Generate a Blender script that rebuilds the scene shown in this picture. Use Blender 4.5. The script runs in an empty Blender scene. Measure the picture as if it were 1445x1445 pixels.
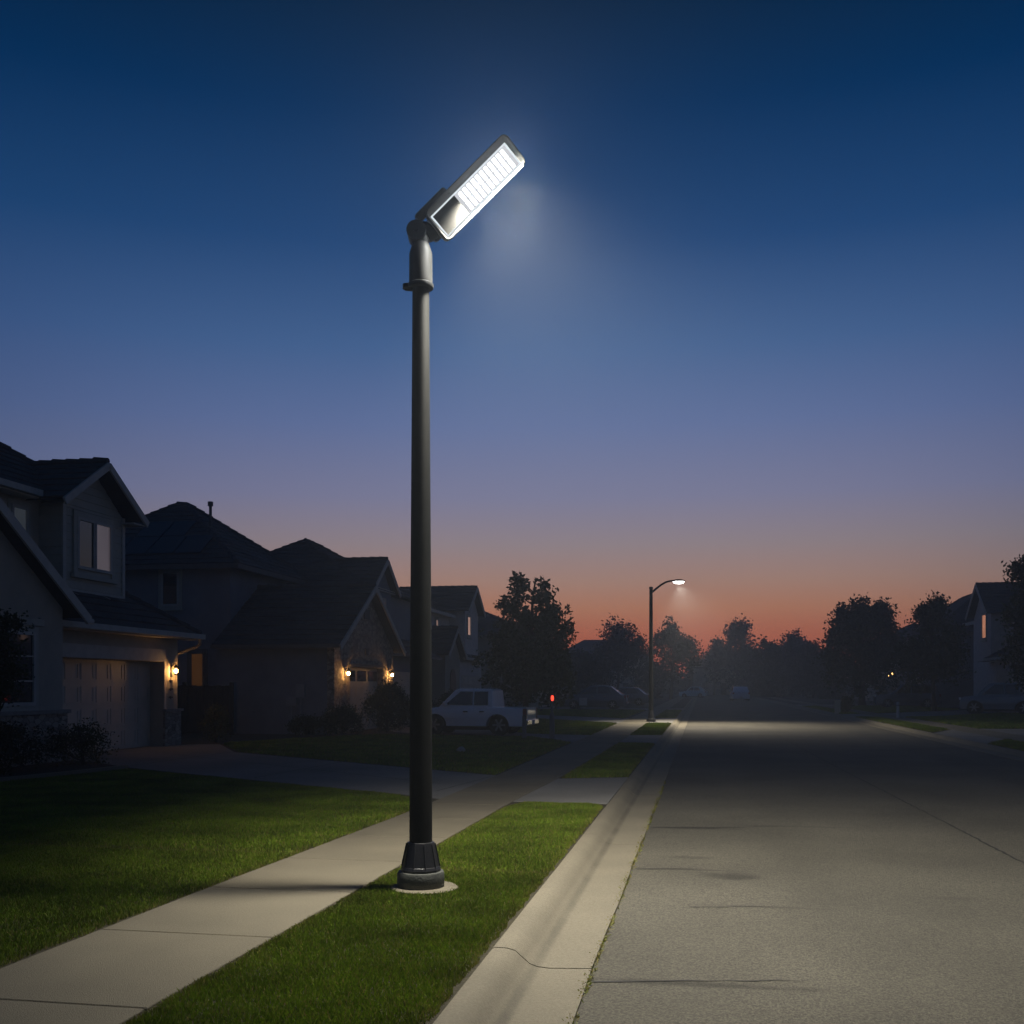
import bpy, bmesh, math, random
import numpy as np
from mathutils import Vector, Matrix, geometry

S = bpy.context.scene
COL = S.collection
R = math.radians
PI = math.pi

# ------------------------------------------------------------------ frame of reference
# world x = across the street (right positive), y = along the street, z up; lawn level z = 0
F, HZ, CH = 1445.0, 968.0, 1.6
TH = math.atan(267.5 / F)
FW = (-math.sin(TH), math.cos(TH)); RT = (math.cos(TH), math.sin(TH))

def ray(px, py):
    a = (px - 722.5) / F; b = (HZ - py) / F
    return FW[0] + a * RT[0], FW[1] + a * RT[1], b

def on_v(px, py, v):            # where a sight line meets the cross plane y = v
    r = ray(px, py); t = v / r[1]
    return Vector((r[0] * t, v, CH + r[2] * t))

def on_u(px, py, u):
    r = ray(px, py); t = u / r[0]
    return Vector((u, r[1] * t, CH + r[2] * t))

def on_g(px, py, z=0.0):
    r = ray(px, py); t = (z - CH) / r[2]
    return Vector((r[0] * t, r[1] * t, z))

def ppm(v, px=722):             # photo pixels per metre at plane y = v
    r = ray(px, HZ); return F / (v / r[1])

# ------------------------------------------------------------------ materials
def nt_new(name):
    m = bpy.data.materials.new(name); m.use_nodes = True
    nt = m.node_tree; nt.nodes.clear()
    out = nt.nodes.new('ShaderNodeOutputMaterial')
    return m, nt, out

def lk(nt, a, b): nt.links.new(a, b)

def mat(name, c1, c2=None, rough=0.7, scale=3.0, detail=6.0, bump=0.0, bscale=40.0, metal=0.0, spec=0.5, coat=0.0,
        big=None, sharp=(0.35, 0.65), band=None, stains=()):
    m, nt, out = nt_new(name)
    p = nt.nodes.new('ShaderNodeBsdfPrincipled')
    p.inputs['Roughness'].default_value = rough; p.inputs['Metallic'].default_value = metal
    p.inputs['Specular IOR Level'].default_value = spec; p.inputs['Coat Weight'].default_value = coat
    lk(nt, p.outputs[0], out.inputs[0])
    tc = nt.nodes.new('ShaderNodeTexCoord')
    c2 = c2 or tuple(x * 0.75 for x in c1)
    n = nt.nodes.new('ShaderNodeTexNoise'); n.inputs['Scale'].default_value = scale; n.inputs['Detail'].default_value = detail
    n.inputs['Roughness'].default_value = 0.62
    lk(nt, tc.outputs['Object'], n.inputs['Vector'])
    cr = nt.nodes.new('ShaderNodeValToRGB')
    cr.color_ramp.elements[0].position = sharp[0]; cr.color_ramp.elements[1].position = sharp[1]
    cr.color_ramp.elements[0].color = (*c1, 1); cr.color_ramp.elements[1].color = (*c2, 1)
    lk(nt, n.outputs[0], cr.inputs[0])
    colour = cr.outputs[0]
    if big:                                     # slow stains: (scale, low, high)
        n2 = nt.nodes.new('ShaderNodeTexNoise'); n2.inputs['Scale'].default_value = big[0]; n2.inputs['Detail'].default_value = 5
        lk(nt, tc.outputs['Object'], n2.inputs['Vector'])
        mr = nt.nodes.new('ShaderNodeMapRange'); mr.inputs[1].default_value = 0.3; mr.inputs[2].default_value = 0.7
        mr.inputs[3].default_value = big[1]; mr.inputs[4].default_value = big[2]
        lk(nt, n2.outputs[0], mr.inputs[0])
        mx = nt.nodes.new('ShaderNodeVectorMath'); mx.operation = 'SCALE'
        lk(nt, colour, mx.inputs[0]); lk(nt, mr.outputs[0], mx.inputs[3])
        colour = mx.outputs[0]
    for (cx, cy, rx, ry, k0) in stains:         # worn-in stains with ragged soft rims
        vs = nt.nodes.new('ShaderNodeVectorMath'); vs.operation = 'SUBTRACT'; vs.inputs[1].default_value = (cx, cy, 0); lk(nt, tc.outputs['Object'], vs.inputs[0])
        vd = nt.nodes.new('ShaderNodeVectorMath'); vd.operation = 'MULTIPLY'; vd.inputs[1].default_value = (1 / rx, 1 / ry, 0); lk(nt, vs.outputs[0], vd.inputs[0])
        vl = nt.nodes.new('ShaderNodeVectorMath'); vl.operation = 'LENGTH'; lk(nt, vd.outputs[0], vl.inputs[0])
        nz = nt.nodes.new('ShaderNodeTexNoise'); nz.inputs['Scale'].default_value = 5.0; nz.inputs['Detail'].default_value = 7; lk(nt, tc.outputs['Object'], nz.inputs['Vector'])
        ad = nt.nodes.new('ShaderNodeMath'); ad.operation = 'MULTIPLY_ADD'; ad.inputs[1].default_value = 1.1; lk(nt, nz.outputs[0], ad.inputs[0]); lk(nt, vl.outputs['Value'], ad.inputs[2])
        mr3 = nt.nodes.new('ShaderNodeMapRange'); mr3.interpolation_type = 'SMOOTHSTEP'; mr3.inputs[1].default_value = .75; mr3.inputs[2].default_value = 1.7; mr3.inputs[3].default_value = k0; mr3.inputs[4].default_value = 1.0; lk(nt, ad.outputs[0], mr3.inputs[0])
        v4 = nt.nodes.new('ShaderNodeVectorMath'); v4.operation = 'SCALE'; lk(nt, colour, v4.inputs[0]); lk(nt, mr3.outputs[0], v4.inputs[3]); colour = v4.outputs[0]
    for (x0, hwid) in band or ():               # grime lying along the gutter crease
        sp = nt.nodes.new('ShaderNodeSeparateXYZ'); lk(nt, tc.outputs['Object'], sp.inputs[0])
        nz = nt.nodes.new('ShaderNodeTexNoise'); nz.inputs['Scale'].default_value = 2.2; nz.inputs['Detail'].default_value = 6; lk(nt, tc.outputs['Object'], nz.inputs['Vector'])
        d = nt.nodes.new('ShaderNodeMath'); d.operation = 'SUBTRACT'; d.inputs[1].default_value = x0; lk(nt, sp.outputs[0], d.inputs[0])
        ab = nt.nodes.new('ShaderNodeMath'); ab.operation = 'ABSOLUTE'; lk(nt, d.outputs[0], ab.inputs[0])
        mr2 = nt.nodes.new('ShaderNodeMapRange'); mr2.interpolation_type = 'SMOOTHSTEP'; mr2.inputs[1].default_value = hwid * .2; mr2.inputs[2].default_value = hwid * 1.3
        mr2.inputs[3].default_value = 1.0; mr2.inputs[4].default_value = 0.0; lk(nt, ab.outputs[0], mr2.inputs[0])
        m3 = nt.nodes.new('ShaderNodeMath'); m3.operation = 'MULTIPLY'; lk(nt, mr2.outputs[0], m3.inputs[0]); lk(nt, nz.outputs[0], m3.inputs[1])
        m4 = nt.nodes.new('ShaderNodeMath'); m4.operation = 'MULTIPLY_ADD'; m4.inputs[1].default_value = -.62; m4.inputs[2].default_value = 1.0; lk(nt, m3.outputs[0], m4.inputs[0])
        v3 = nt.nodes.new('ShaderNodeVectorMath'); v3.operation = 'SCALE'; lk(nt, colour, v3.inputs[0]); lk(nt, m4.outputs[0], v3.inputs[3]); colour = v3.outputs[0]
    lk(nt, colour, p.inputs['Base Color'])
    if bump:
        nb = nt.nodes.new('ShaderNodeTexNoise'); nb.inputs['Scale'].default_value = bscale; nb.inputs['Detail'].default_value = 4
        lk(nt, tc.outputs['Object'], nb.inputs['Vector'])
        b = nt.nodes.new('ShaderNodeBump'); b.inputs['Strength'].default_value = bump; b.inputs['Distance'].default_value = 0.02
        lk(nt, nb.outputs[0], b.inputs['Height']); lk(nt, b.outputs[0], p.inputs['Normal'])
    return m

def emit(name, c, s):
    m, nt, out = nt_new(name)
    e = nt.nodes.new('ShaderNodeEmission'); e.inputs[0].default_value = (*c, 1); e.inputs[1].default_value = s
    lk(nt, e.outputs[0], out.inputs[0]); return m

def window_glow(name, c, s, streak=3.0):        # uneven emission under a glossy coat: lit rooms, and sky sheen painted on panes
    m, nt, out = nt_new(name)
    p = nt.nodes.new('ShaderNodeBsdfPrincipled'); p.inputs['Base Color'].default_value = (0.02, 0.02, 0.02, 1)
    p.inputs['Roughness'].default_value = 0.05
    tc = nt.nodes.new('ShaderNodeTexCoord'); n = nt.nodes.new('ShaderNodeTexNoise')
    n.inputs['Scale'].default_value = streak; n.inputs['Detail'].default_value = 3
    mr = nt.nodes.new('ShaderNodeMapRange'); mr.inputs[3].default_value = 0.55 * s; mr.inputs[4].default_value = 1.35 * s
    lk(nt, tc.outputs['Object'], n.inputs['Vector']); lk(nt, n.outputs[0], mr.inputs[0])
    p.inputs['Emission Color'].default_value = (*c, 1); lk(nt, mr.outputs[0], p.inputs['Emission Strength'])
    lk(nt, p.outputs[0], out.inputs[0]); return m

def stone_mat(name, c1, c2, scale):
    m, nt, out = nt_new(name)
    p = nt.nodes.new('ShaderNodeBsdfPrincipled'); p.inputs['Roughness'].default_value = 0.85
    tc = nt.nodes.new('ShaderNodeTexCoord'); mp = nt.nodes.new('ShaderNodeMapping'); mp.inputs['Scale'].default_value = (1, 1, 1.9)
    v = nt.nodes.new('ShaderNodeTexVoronoi'); v.inputs['Scale'].default_value = scale
    v2 = nt.nodes.new('ShaderNodeTexVoronoi'); v2.feature = 'DISTANCE_TO_EDGE'; v2.inputs['Scale'].default_value = scale
    lk(nt, tc.outputs['Object'], mp.inputs[0]); lk(nt, mp.outputs[0], v.inputs['Vector']); lk(nt, mp.outputs[0], v2.inputs['Vector'])
    sx = nt.nodes.new('ShaderNodeSeparateXYZ'); lk(nt, v.outputs['Color'], sx.inputs[0])
    cr = nt.nodes.new('ShaderNodeValToRGB'); cr.color_ramp.elements[0].color = (*c1, 1); cr.color_ramp.elements[1].color = (*c2, 1)
    lk(nt, sx.outputs[0], cr.inputs[0])
    mo = nt.nodes.new('ShaderNodeMapRange'); mo.inputs[1].default_value = 0.0; mo.inputs[2].default_value = 0.08
    mo.inputs[3].default_value = 0.45; mo.inputs[4].default_value = 1.0
    lk(nt, v2.outputs[0], mo.inputs[0])
    mx = nt.nodes.new('ShaderNodeVectorMath'); mx.operation = 'SCALE'; lk(nt, cr.outputs[0], mx.inputs[0]); lk(nt, mo.outputs[0], mx.inputs[3])
    lk(nt, mx.outputs[0], p.inputs['Base Color'])
    b = nt.nodes.new('ShaderNodeBump'); b.inputs['Strength'].default_value = 0.9; b.inputs['Distance'].default_value = 0.03
    lk(nt, mo.outputs[0], b.inputs['Height']); lk(nt, b.outputs[0], p.inputs['Normal'])
    lk(nt, p.outputs[0], out.inputs[0]); return m

def leaf_mat(name, c1, c2, dry=None):
    m, nt, out = nt_new(name)
    p = nt.nodes.new('ShaderNodeBsdfPrincipled'); p.inputs['Roughness'].default_value = 0.55
    p.inputs['Specular IOR Level'].default_value = 0.25
    g = nt.nodes.new('ShaderNodeNewGeometry'); cr = nt.nodes.new('ShaderNodeValToRGB')
    cr.color_ramp.elements[0].color = (*c1, 1); cr.color_ramp.elements[1].color = (*c2, 1)
    lk(nt, g.outputs['Random Per Island'], cr.inputs[0])
    colour = cr.outputs[0]
    if dry:
        at = nt.nodes.new('ShaderNodeAttribute'); at.attribute_name = 'dry'
        mx = nt.nodes.new('ShaderNodeMix'); mx.data_type = 'RGBA'
        lk(nt, at.outputs['Fac'], mx.inputs[0]); lk(nt, colour, mx.inputs[6]); mx.inputs[7].default_value = (*dry, 1)
        colour = mx.outputs[2]
        tc = nt.nodes.new('ShaderNodeTexCoord'); n = nt.nodes.new('ShaderNodeTexNoise'); n.inputs['Scale'].default_value = 1.3
        n.inputs['Detail'].default_value = 5; lk(nt, tc.outputs['Object'], n.inputs['Vector'])
        mr = nt.nodes.new('ShaderNodeMapRange'); mr.inputs[1].default_value = .3; mr.inputs[2].default_value = .7
        mr.inputs[3].default_value = 0.6; mr.inputs[4].default_value = 1.35; lk(nt, n.outputs[0], mr.inputs[0])
        sc = nt.nodes.new('ShaderNodeVectorMath'); sc.operation = 'SCALE'; lk(nt, colour, sc.inputs[0]); lk(nt, mr.outputs[0], sc.inputs[3])
        colour = sc.outputs[0]
    lk(nt, colour, p.inputs['Base Color'])
    tr = nt.nodes.new('ShaderNodeBsdfTranslucent'); lk(nt, colour, tr.inputs[0])
    mix = nt.nodes.new('ShaderNodeMixShader'); mix.inputs[0].default_value = 0.25
    lk(nt, p.outputs[0], mix.inputs[1]); lk(nt, tr.outputs[0], mix.inputs[2]); lk(nt, mix.outputs[0], out.inputs[0])
    return m

M = {}
M['stucco'] = mat('stucco', (.46, .405, .335), (.37, .33, .275), .9, 2.0, bump=.5, bscale=60, big=(.5, .85, 1.1))
M['stucco_blue'] = mat('stucco_blue', (.22, .235, .27), (.18, .19, .22), .9, 2.0, bump=.5, bscale=60, big=(.5, .85, 1.1))
M['stucco_tan'] = mat('stucco_tan', (.3, .27, .23), (.24, .22, .19), .9, 2.0, bump=.5, bscale=60, big=(.5, .85, 1.1))
M['siding'] = mat('siding', (.44, .42, .36), (.38, .36, .31), .8, 3, bump=.15, bscale=30)
M['siding_rose'] = mat('siding_rose', (.62, .55, .52), (.53, .475, .455), .8, 3, bump=.15, bscale=30)
M['trim'] = mat('trim', (.5, .48, .44), (.42, .4, .37), .7, 4, bump=.1)
M['trim_dark'] = mat('trim_dark', (.12, .11, .11), (.09, .085, .085), .7, 4, bump=.1)
M['tile'] = mat('roof_tile', (.075, .062, .06), (.05, .045, .046), .85, 7, bump=.5, bscale=25, big=(.7, .7, 1.25))
M['tile_blue'] = mat('roof_tile_slate', (.06, .06, .07), (.042, .043, .05), .85, 7, bump=.5, bscale=25, big=(.7, .7, 1.25))
M['garage'] = mat('garage_door_paint', (.58, .51, .43), (.5, .44, .37), .55, 1.5, bump=.05, big=(.6, .85, 1.05))
M['stone'] = stone_mat('stone_cladding', (.2, .165, .14), (.42, .36, .3), 5.5)
M['stone_cap'] = mat('stone_cap', (.3, .27, .24), (.24, .21, .19), .85, 9, bump=.5)
M['wood'] = mat('dark_wood', (.035, .028, .023), (.02, .017, .014), .8, 5, bump=.4)
M['door_wood'] = mat('door_wood', (.07, .045, .03), (.05, .03, .02), .5, 5)
M['glass'] = mat('window_glass', (.012, .014, .018), (.016, .018, .022), .04, 1.0, spec=1.0, coat=.6)
M['mauve_sheen_glass'] = window_glow('mauve_sheen_window', (.66, .56, .66), .11, .8)  # mauve sky reflection put into the pane as faint emission
M['sky_sheen_glass'] = window_glow('sky_sheen_window', (.42, .5, .62), .06, .8)  # blue sky reflection painted as a dim glow, no room light
M['lit_peach'] = window_glow('lit_window_peach', (1.0, .42, .25), .42, 1.5)
M['lit_pink'] = window_glow('lit_window_pink', (1.0, .62, .5), .28, 1.5)
M['lit_amber'] = window_glow('lit_window_amber', (1.0, .4, .1), .035, 2.0)
M['solar'] = mat('solar_panel', (.008, .011, .03), (.01, .014, .036), .12, 1.0, spec=.7)
M['pole'] = mat('pole_paint', (.009, .0095, .009), (.006, .0065, .006), .6, 12, spec=.25, bump=.12, bscale=90, big=(2.5, .8, 1.15))
M['base_paint'] = mat('base_paint', (.02, .02, .022), (.015, .015, .017), .35, 9, bump=.15, bscale=60)
M['base_ring'] = mat('base_ring', (.075, .078, .068), (.05, .052, .047), .6, 12, bump=.3, bscale=60)
M['sleeve'] = mat('sleeve_grey', (.04, .041, .04), (.03, .031, .03), .6, 14, spec=.3, bump=.06, bscale=120)
M['bezel'] = mat('bezel_grey', (.085, .088, .088), (.065, .068, .068), .55, 14, bump=.06, bscale=120)
M['alu'] = mat('cast_aluminium', (.5, .5, .48), (.44, .44, .43), .38, 14, bump=.06, bscale=120, metal=.3)
M['alu_dark'] = mat('dark_casting', (.032, .034, .036), (.024, .026, .028), .5, 14, bump=.08, bscale=120, metal=.3)
M['plate'] = mat('driver_plate', (.06, .06, .057), (.05, .05, .048), .65, 6, spec=.3)
M['lens_white'] = emit('lens_frame_glow', (.88, .95, 1.0), .85)  # surround is no emitter; LED light falling on it is painted as glow
M['lens_field'] = emit('lens_field_glow', (.93, .95, 1.0), .6)  # board between the chips, their spilled light put in as emission
M['led'] = emit('led_chip', (.95, .97, 1.0), 2.2)
M['far_led'] = emit('far_led', (1.0, .98, .95), 30.0)
M['bulb'] = emit('warm_bulb', (1.0, .5, .15), 260.0)
M['bulb_far'] = emit('warm_bulb_far', (1.0, .5, .16), 9.0)
M['red_lamp'] = emit('red_lamp', (1.0, .06, .03), 2.2)
M['black'] = mat('black_iron', (.018, .017, .016), (.012, .012, .012), .45, 8)
M['concrete'] = mat('sidewalk_concrete', (.185, .16, .112), (.125, .108, .075), .88, 70, 8, bump=.5, bscale=160, big=(.9, .8, 1.12), sharp=(.3, .7))
M['drive'] = mat('driveway_concrete', (.22, .21, .195), (.17, .163, .152), .9, 50, 8, bump=.4, bscale=120, big=(.5, .75, 1.12))
M['kerbc'] = mat('kerb_concrete', (.215, .188, .136), (.145, .127, .092), .88, 60, 8, bump=.5, bscale=140, big=(1.3, .88, 1.08), band=[(-.985, .038), (7.43, .038)], sharp=(.3, .7))
M['asphalt'] = mat('asphalt', (.148, .134, .102), (.056, .051, .04), .9, 75, 3, bump=.9, bscale=95, big=(.45, .72, 1.16), sharp=(.36, .64), stains=[(.0, 5.93, .85, .07, .5), (.27, 9.35, .33, .22, .5), (-.12, 10.3, .3, .1, .68), (-.1, 9.62, .6, .05, .55), (-.05, 12.45, .6, .12, .55), (1.1, 12.8, 1.0, .06, .75), (.5, 8.1, .6, .05, .75), (5.6, 30, .5, 40, .86), (1.0, 30, .45, 40, .9), (2.0, 8.7, .25, .1, .8), (4.5, 12, .7, .5, .85), (3.4, 6.5, .6, .4, .88)])
M['tar'] = mat('tar', (.035, .033, .03), (.025, .024, .022), .85, 60, 4, bump=.4, bscale=150)
M['stain'] = mat('oil_stain', (.07, .064, .055), (.035, .033, .03), .85, 75, 3, bump=.5, bscale=120)
M['soil'] = mat('lawn_soil', (.04, .032, .014), (.024, .02, .008), .95, 14, bump=.6, bscale=30)
M['bed'] = mat('mulch', (.03, .022, .017), (.016, .012, .01), .95, 20, bump=.9, bscale=30)
M['ground'] = mat('earth', (.03, .036, .018), (.02, .025, .013), .95, 2, bump=.5)
M['grass'] = leaf_mat('grass_blade', (.08, .148, .004), (.175, .26, .018), (.26, .19, .065))
M['leaf'] = leaf_mat('leaf', (.02, .036, .013), (.045, .065, .022))
M['leaf_dark'] = leaf_mat('leaf_dark', (.012, .022, .009), (.026, .04, .015))
M['leaf_olive'] = leaf_mat('leaf_olive', (.05, .055, .018), (.09, .09, .03))
M['leaf_far'] = leaf_mat('leaf_far', (.02, .03, .018), (.04, .055, .03))
M['bark'] = mat('bark', (.05, .04, .032), (.03, .025, .02), .95, 9, bump=.9, bscale=25)
M['car_white'] = mat('car_paint_white', (.78, .79, .82), (.76, .77, .8), .28, 1, coat=.8)
M['car_dark'] = mat('car_paint_dark', (.09, .1, .125), (.09, .1, .125), .22, 1, coat=1.0)
M['car_teal'] = mat('car_paint_teal', (.5, .66, .72), (.49, .65, .71), .28, 1, coat=.8)
M['car_blue'] = mat('car_paint_blue', (.5, .58, .76), (.49, .57, .75), .28, 1, coat=.8)
M['car_grey'] = mat('car_paint_grey', (.2, .23, .27), (.19, .22, .26), .28, 1, coat=.8)
M['car_glass'] = mat('car_glass', (.008, .009, .011), (.008, .009, .011), .03, 1, spec=.8, coat=.5)
M['tyre'] = mat('tyre', (.014, .014, .014), (.01, .01, .01), .85, 8)
M['rim'] = mat('rim', (.4, .41, .43), (.34, .35, .37), .3, 8, metal=.7)
M['chrome'] = mat('chrome', (.7, .7, .7), (.65, .65, .65), .12, 3, metal=1.0)
M['tail'] = mat('tail_lens', (.22, .012, .01), (.18, .01, .01), .15, 3, coat=1)
M['head'] = mat('head_lens', (.9, .9, .88), (.85, .85, .83), .1, 3, coat=1, spec=1)
M['pale_post'] = mat('pale_post', (.5, .45, .36), (.42, .38, .3), .8, 8, bump=.2)
M['grey_post'] = mat('grey_post', (.16, .18, .18), (.12, .135, .14), .75, 8, bump=.3)
M['white_sign'] = mat('white_sign', (.45, .47, .5), (.4, .42, .45), .6, 3)
M['meter'] = mat('meter_box', (.26, .28, .32), (.22, .24, .28), .5, 3)
M['rock'] = mat('rock', (.4, .38, .35), (.3, .28, .26), .9, 6, bump=.6)

# ------------------------------------------------------------------ mesh builder
class MB:
    def __init__(s): s.v = []; s.f = []
    def add(s, vs, fs):
        b = len(s.v); s.v += [Vector(x) for x in vs]; s.f += [tuple(i + b for i in f) for f in fs]; return s
    def box(s, a, b):
        x0, x1 = sorted((a[0], b[0])); y0, y1 = sorted((a[1], b[1])); z0, z1 = sorted((a[2], b[2]))
        return s.add([(x0, y0, z0), (x1, y0, z0), (x1, y1, z0), (x0, y1, z0), (x0, y0, z1), (x1, y0, z1), (x1, y1, z1), (x0, y1, z1)],
                     [(0, 3, 2, 1), (4, 5, 6, 7), (0, 1, 5, 4), (1, 2, 6, 5), (2, 3, 7, 6), (3, 0, 4, 7)])
    def obox(s, mtx, hx, hy, hz):
        c = [mtx @ Vector((x * hx, y * hy, z * hz)) for z in (-1, 1) for y in (-1, 1) for x in (-1, 1)]
        return s.add(c, [(0, 2, 3, 1), (4, 5, 7, 6), (0, 1, 5, 4), (1, 3, 7, 5), (3, 2, 6, 7), (2, 0, 4, 6)])
    def beam(s, p, q, w, h, up=(0, 0, 1)):      # w sideways, h along up, centred on the line
        p = Vector(p); q = Vector(q); d = (q - p); L = d.length; d.normalize()
        side = d.cross(Vector(up)); side.normalize(); u2 = side.cross(d)
        m = Matrix((d, side, u2)).transposed().to_4x4(); m.translation = (p + q) / 2
        return s.obox(m, L / 2, w / 2, h / 2)
    def prism(s, poly, fn, a, b):               # 2-D polygon extruded between a and b; fn(x, y, t) -> point
        n = len(poly)
        lo = [fn(x, y, a) for x, y in poly]; hi = [fn(x, y, b) for x, y in poly]
        tri = geometry.tessellate_polygon([[Vector((x, y, 0)) for x, y in poly]])
        fs = [tuple(t) for t in tri] + [tuple(i + n for i in reversed(t)) for t in tri]
        fs += [(i, (i + 1) % n, (i + 1) % n + n, i + n) for i in range(n)]
        return s.add(lo + hi, fs)
    def slab(s, poly, z0, z1): return s.prism(poly, lambda x, y, t: (x, y, t), z0, z1)
    def tube(s, pts, rad, n=8, caps=True):
        pts = [Vector(p) for p in pts]; rings = []
        b = len(s.v); ref = Vector((0.3, 0.9, 0.2))
        for i, p in enumerate(pts):
            d = (pts[min(i + 1, len(pts) - 1)] - pts[max(i - 1, 0)]).normalized()
            x = d.cross(ref)
            if x.length < 1e-3: x = d.cross(Vector((1, 0, 0)))
            x.normalize(); y = d.cross(x)
            r = rad[i] if hasattr(rad, '__len__') else rad
            s.v += [p + x * (r * math.cos(2 * PI * k / n)) + y * (r * math.sin(2 * PI * k / n)) for k in range(n)]
        for i in range(len(pts) - 1):
            for k in range(n):
                a = b + i * n + k; c = b + i * n + (k + 1) % n
                s.f.append((a, c, c + n, a + n))
        if caps:
            s.f.append(tuple(b + k for k in reversed(range(n)))); e = b + (len(pts) - 1) * n
            s.f.append(tuple(e + k for k in range(n)))
        return s
    def lathe(s, prof, c=(0, 0, 0), n=32, a0=0.0):
        b = len(s.v)
        for r, z in prof:
            s.v += [Vector((c[0] + r * math.cos(a0 + 2 * PI * k / n), c[1] + r * math.sin(a0 + 2 * PI * k / n), c[2] + z)) for k in range(n)]
        for i in range(len(prof) - 1):
            for k in range(n):
                a = b + i * n + k; d = b + i * n + (k + 1) % n
                s.f.append((a, d, d + n, a + n))
        s.f.append(tuple(b + k for k in reversed(range(n)))); e = b + (len(prof) - 1) * n
        s.f.append(tuple(e + k for k in range(n)))
        return s
    def xf(s, m, start=0):
        for i in range(start, len(s.v)): s.v[i] = m @ s.v[i]
        return s
    def build(s, name, m, parent=None, off=None, smooth=False, bevel=0.0, bseg=2):
        me = bpy.data.meshes.new(name)
        o3 = Vector(off) if off is not None else Vector((0, 0, 0))
        me.from_pydata([tuple(v - o3) for v in s.v], [], s.f); me.update()
        bm = bmesh.new(); bm.from_mesh(me); bmesh.ops.recalc_face_normals(bm, faces=bm.faces); bm.to_mesh(me); bm.free()
        if smooth:
            for p in me.polygons: p.use_smooth = True
            try: me.set_sharp_from_angle(angle=R(40))
            except Exception: pass
        me.materials.append(m)
        o = bpy.data.objects.new(name, me); COL.objects.link(o)
        if parent is not None: o.parent = parent
        if bevel:
            bv = o.modifiers.new('edge', 'BEVEL'); bv.width = bevel; bv.segments = bseg; bv.limit_method = 'ANGLE'; bv.angle_limit = R(35)
        return o

def np_mesh(name, V, k, m, parent=None, attr=None):     # V: (N*k, 3); every k vertices one face
    n = len(V) // k
    me = bpy.data.meshes.new(name)
    me.vertices.add(len(V)); me.vertices.foreach_set('co', np.ascontiguousarray(V, np.float32).ravel())
    me.loops.add(len(V)); me.loops.foreach_set('vertex_index', np.arange(len(V), dtype=np.int32))
    me.polygons.add(n); me.polygons.foreach_set('loop_start', np.arange(0, len(V), k, dtype=np.int32))
    try: me.polygons.foreach_set('loop_total', np.full(n, k, np.int32))
    except Exception: pass
    if attr is not None:
        a = me.attributes.new('dry', 'FLOAT', 'POINT'); a.data.foreach_set('value', np.ascontiguousarray(attr, np.float32))
    me.update(calc_edges=True); me.validate()
    me.materials.append(m)
    o = bpy.data.objects.new(name, me); COL.objects.link(o)
    if parent is not None: o.parent = parent
    return o

def thing(name, label, cat, loc=(0, 0, 0), rotz=0.0, group=None):
    o = bpy.data.objects.new(name, None); COL.objects.link(o); o.empty_display_size = .2
    o.location = loc; o.rotation_euler = (0, 0, rotz); o['label'] = label; o['category'] = cat
    if group: o['group'] = group
    return o

def tag(o, label, cat, group=None):
    o['label'] = label; o['category'] = cat
    if group: o['group'] = group
    return o

def struct(o, kind='structure'):
    o['kind'] = kind; return o

def copy_tree(o, parent=None):
    c = o.copy(); COL.objects.link(c)
    if parent is not None: c.parent = parent
    for ch in list(o.children): copy_tree(ch, c)
    return c

# ------------------------------------------------------------------ ground, road, kerbs, walks
ROADZ = -0.10
struct(MB().box((-135, -25, -0.4), (135, 228, -0.16)).build('ground', M['ground']))
def strip_sheet(poly, z, name, m, thick=0.05, kind='structure'):
    return struct(MB().slab(poly, z - thick, z).build(name, m), kind)

road = strip_sheet([(-.68, -24), (7.12, -24), (7.12, 152), (40, 160), (40, 168), (-40, 168), (-40, 160), (-.68, 152)], ROADZ, 'road', M['asphalt'], .055)
lawn_l = strip_sheet([(-1.24, -24), (-1.24, 159.9), (-134, 159.9), (-134, -24)], 0.0, 'lawn', M['soil'], .15)
lawn_r = strip_sheet([(7.72, -24), (134, -24), (134, 159.9), (7.72, 159.9)], 0.0, 'lawn', M['soil'], .15)

def sweep_kerb(name, prof, v0, v1, seg, seed, gap=.008):
    # kerb cast in lengths with a joint between them
    rng = random.Random(seed); mb = MB(); v = v0
    while v < v1:
        e = min(v + seg, v1)
        n = len(prof); k = 4
        rows = [v + gap / 2 + (e - v - gap) * i / k for i in range(k + 1)]
        b = len(mb.v); jit = rng.uniform(-.003, .003)
        for y in rows:
            w = .006 * math.sin(y * 1.7) + .004 * math.sin(y * 5.1)
            mb.v += [Vector((u + (w if i == n - 2 else 0), y, z + (jit if 0 < i < n - 1 else 0))) for i, (u, z) in enumerate(prof)]
        for i in range(k):
            for j in range(n - 1):
                a = b + i * n + j; mb.f.append((a, a + 1, a + 1 + n, a + n))
        mb.f.append(tuple(b + j for j in range(n))); mb.f.append(tuple(b + k * n + j for j in reversed(range(n))))
        v = e
    o = mb.build(name, M['kerbc'], smooth=True); return struct(o)

profL = [(-1.25, -.2), (-1.25, .004), (-1.235, .012), (-1.16, .010), (-1.11, -.002), (-1.06, -.045), (-1.02, -.078), (-.97, -.094), (-.9, -.099), (-.64, -.088), (-.64, -.2)]
sweep_kerb('kerb', profL, -23.3, 152, 2.45, 3)
profR = [(7.08, -.2), (7.08, -.088), (7.36, -.099), (7.46, -.09), (7.52, -.06), (7.58, -.01), (7.64, .010), (7.73, .006), (7.73, -.2)]
sweep_kerb('kerb', profR, -23.3, 152, 2.45, 5)

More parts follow.
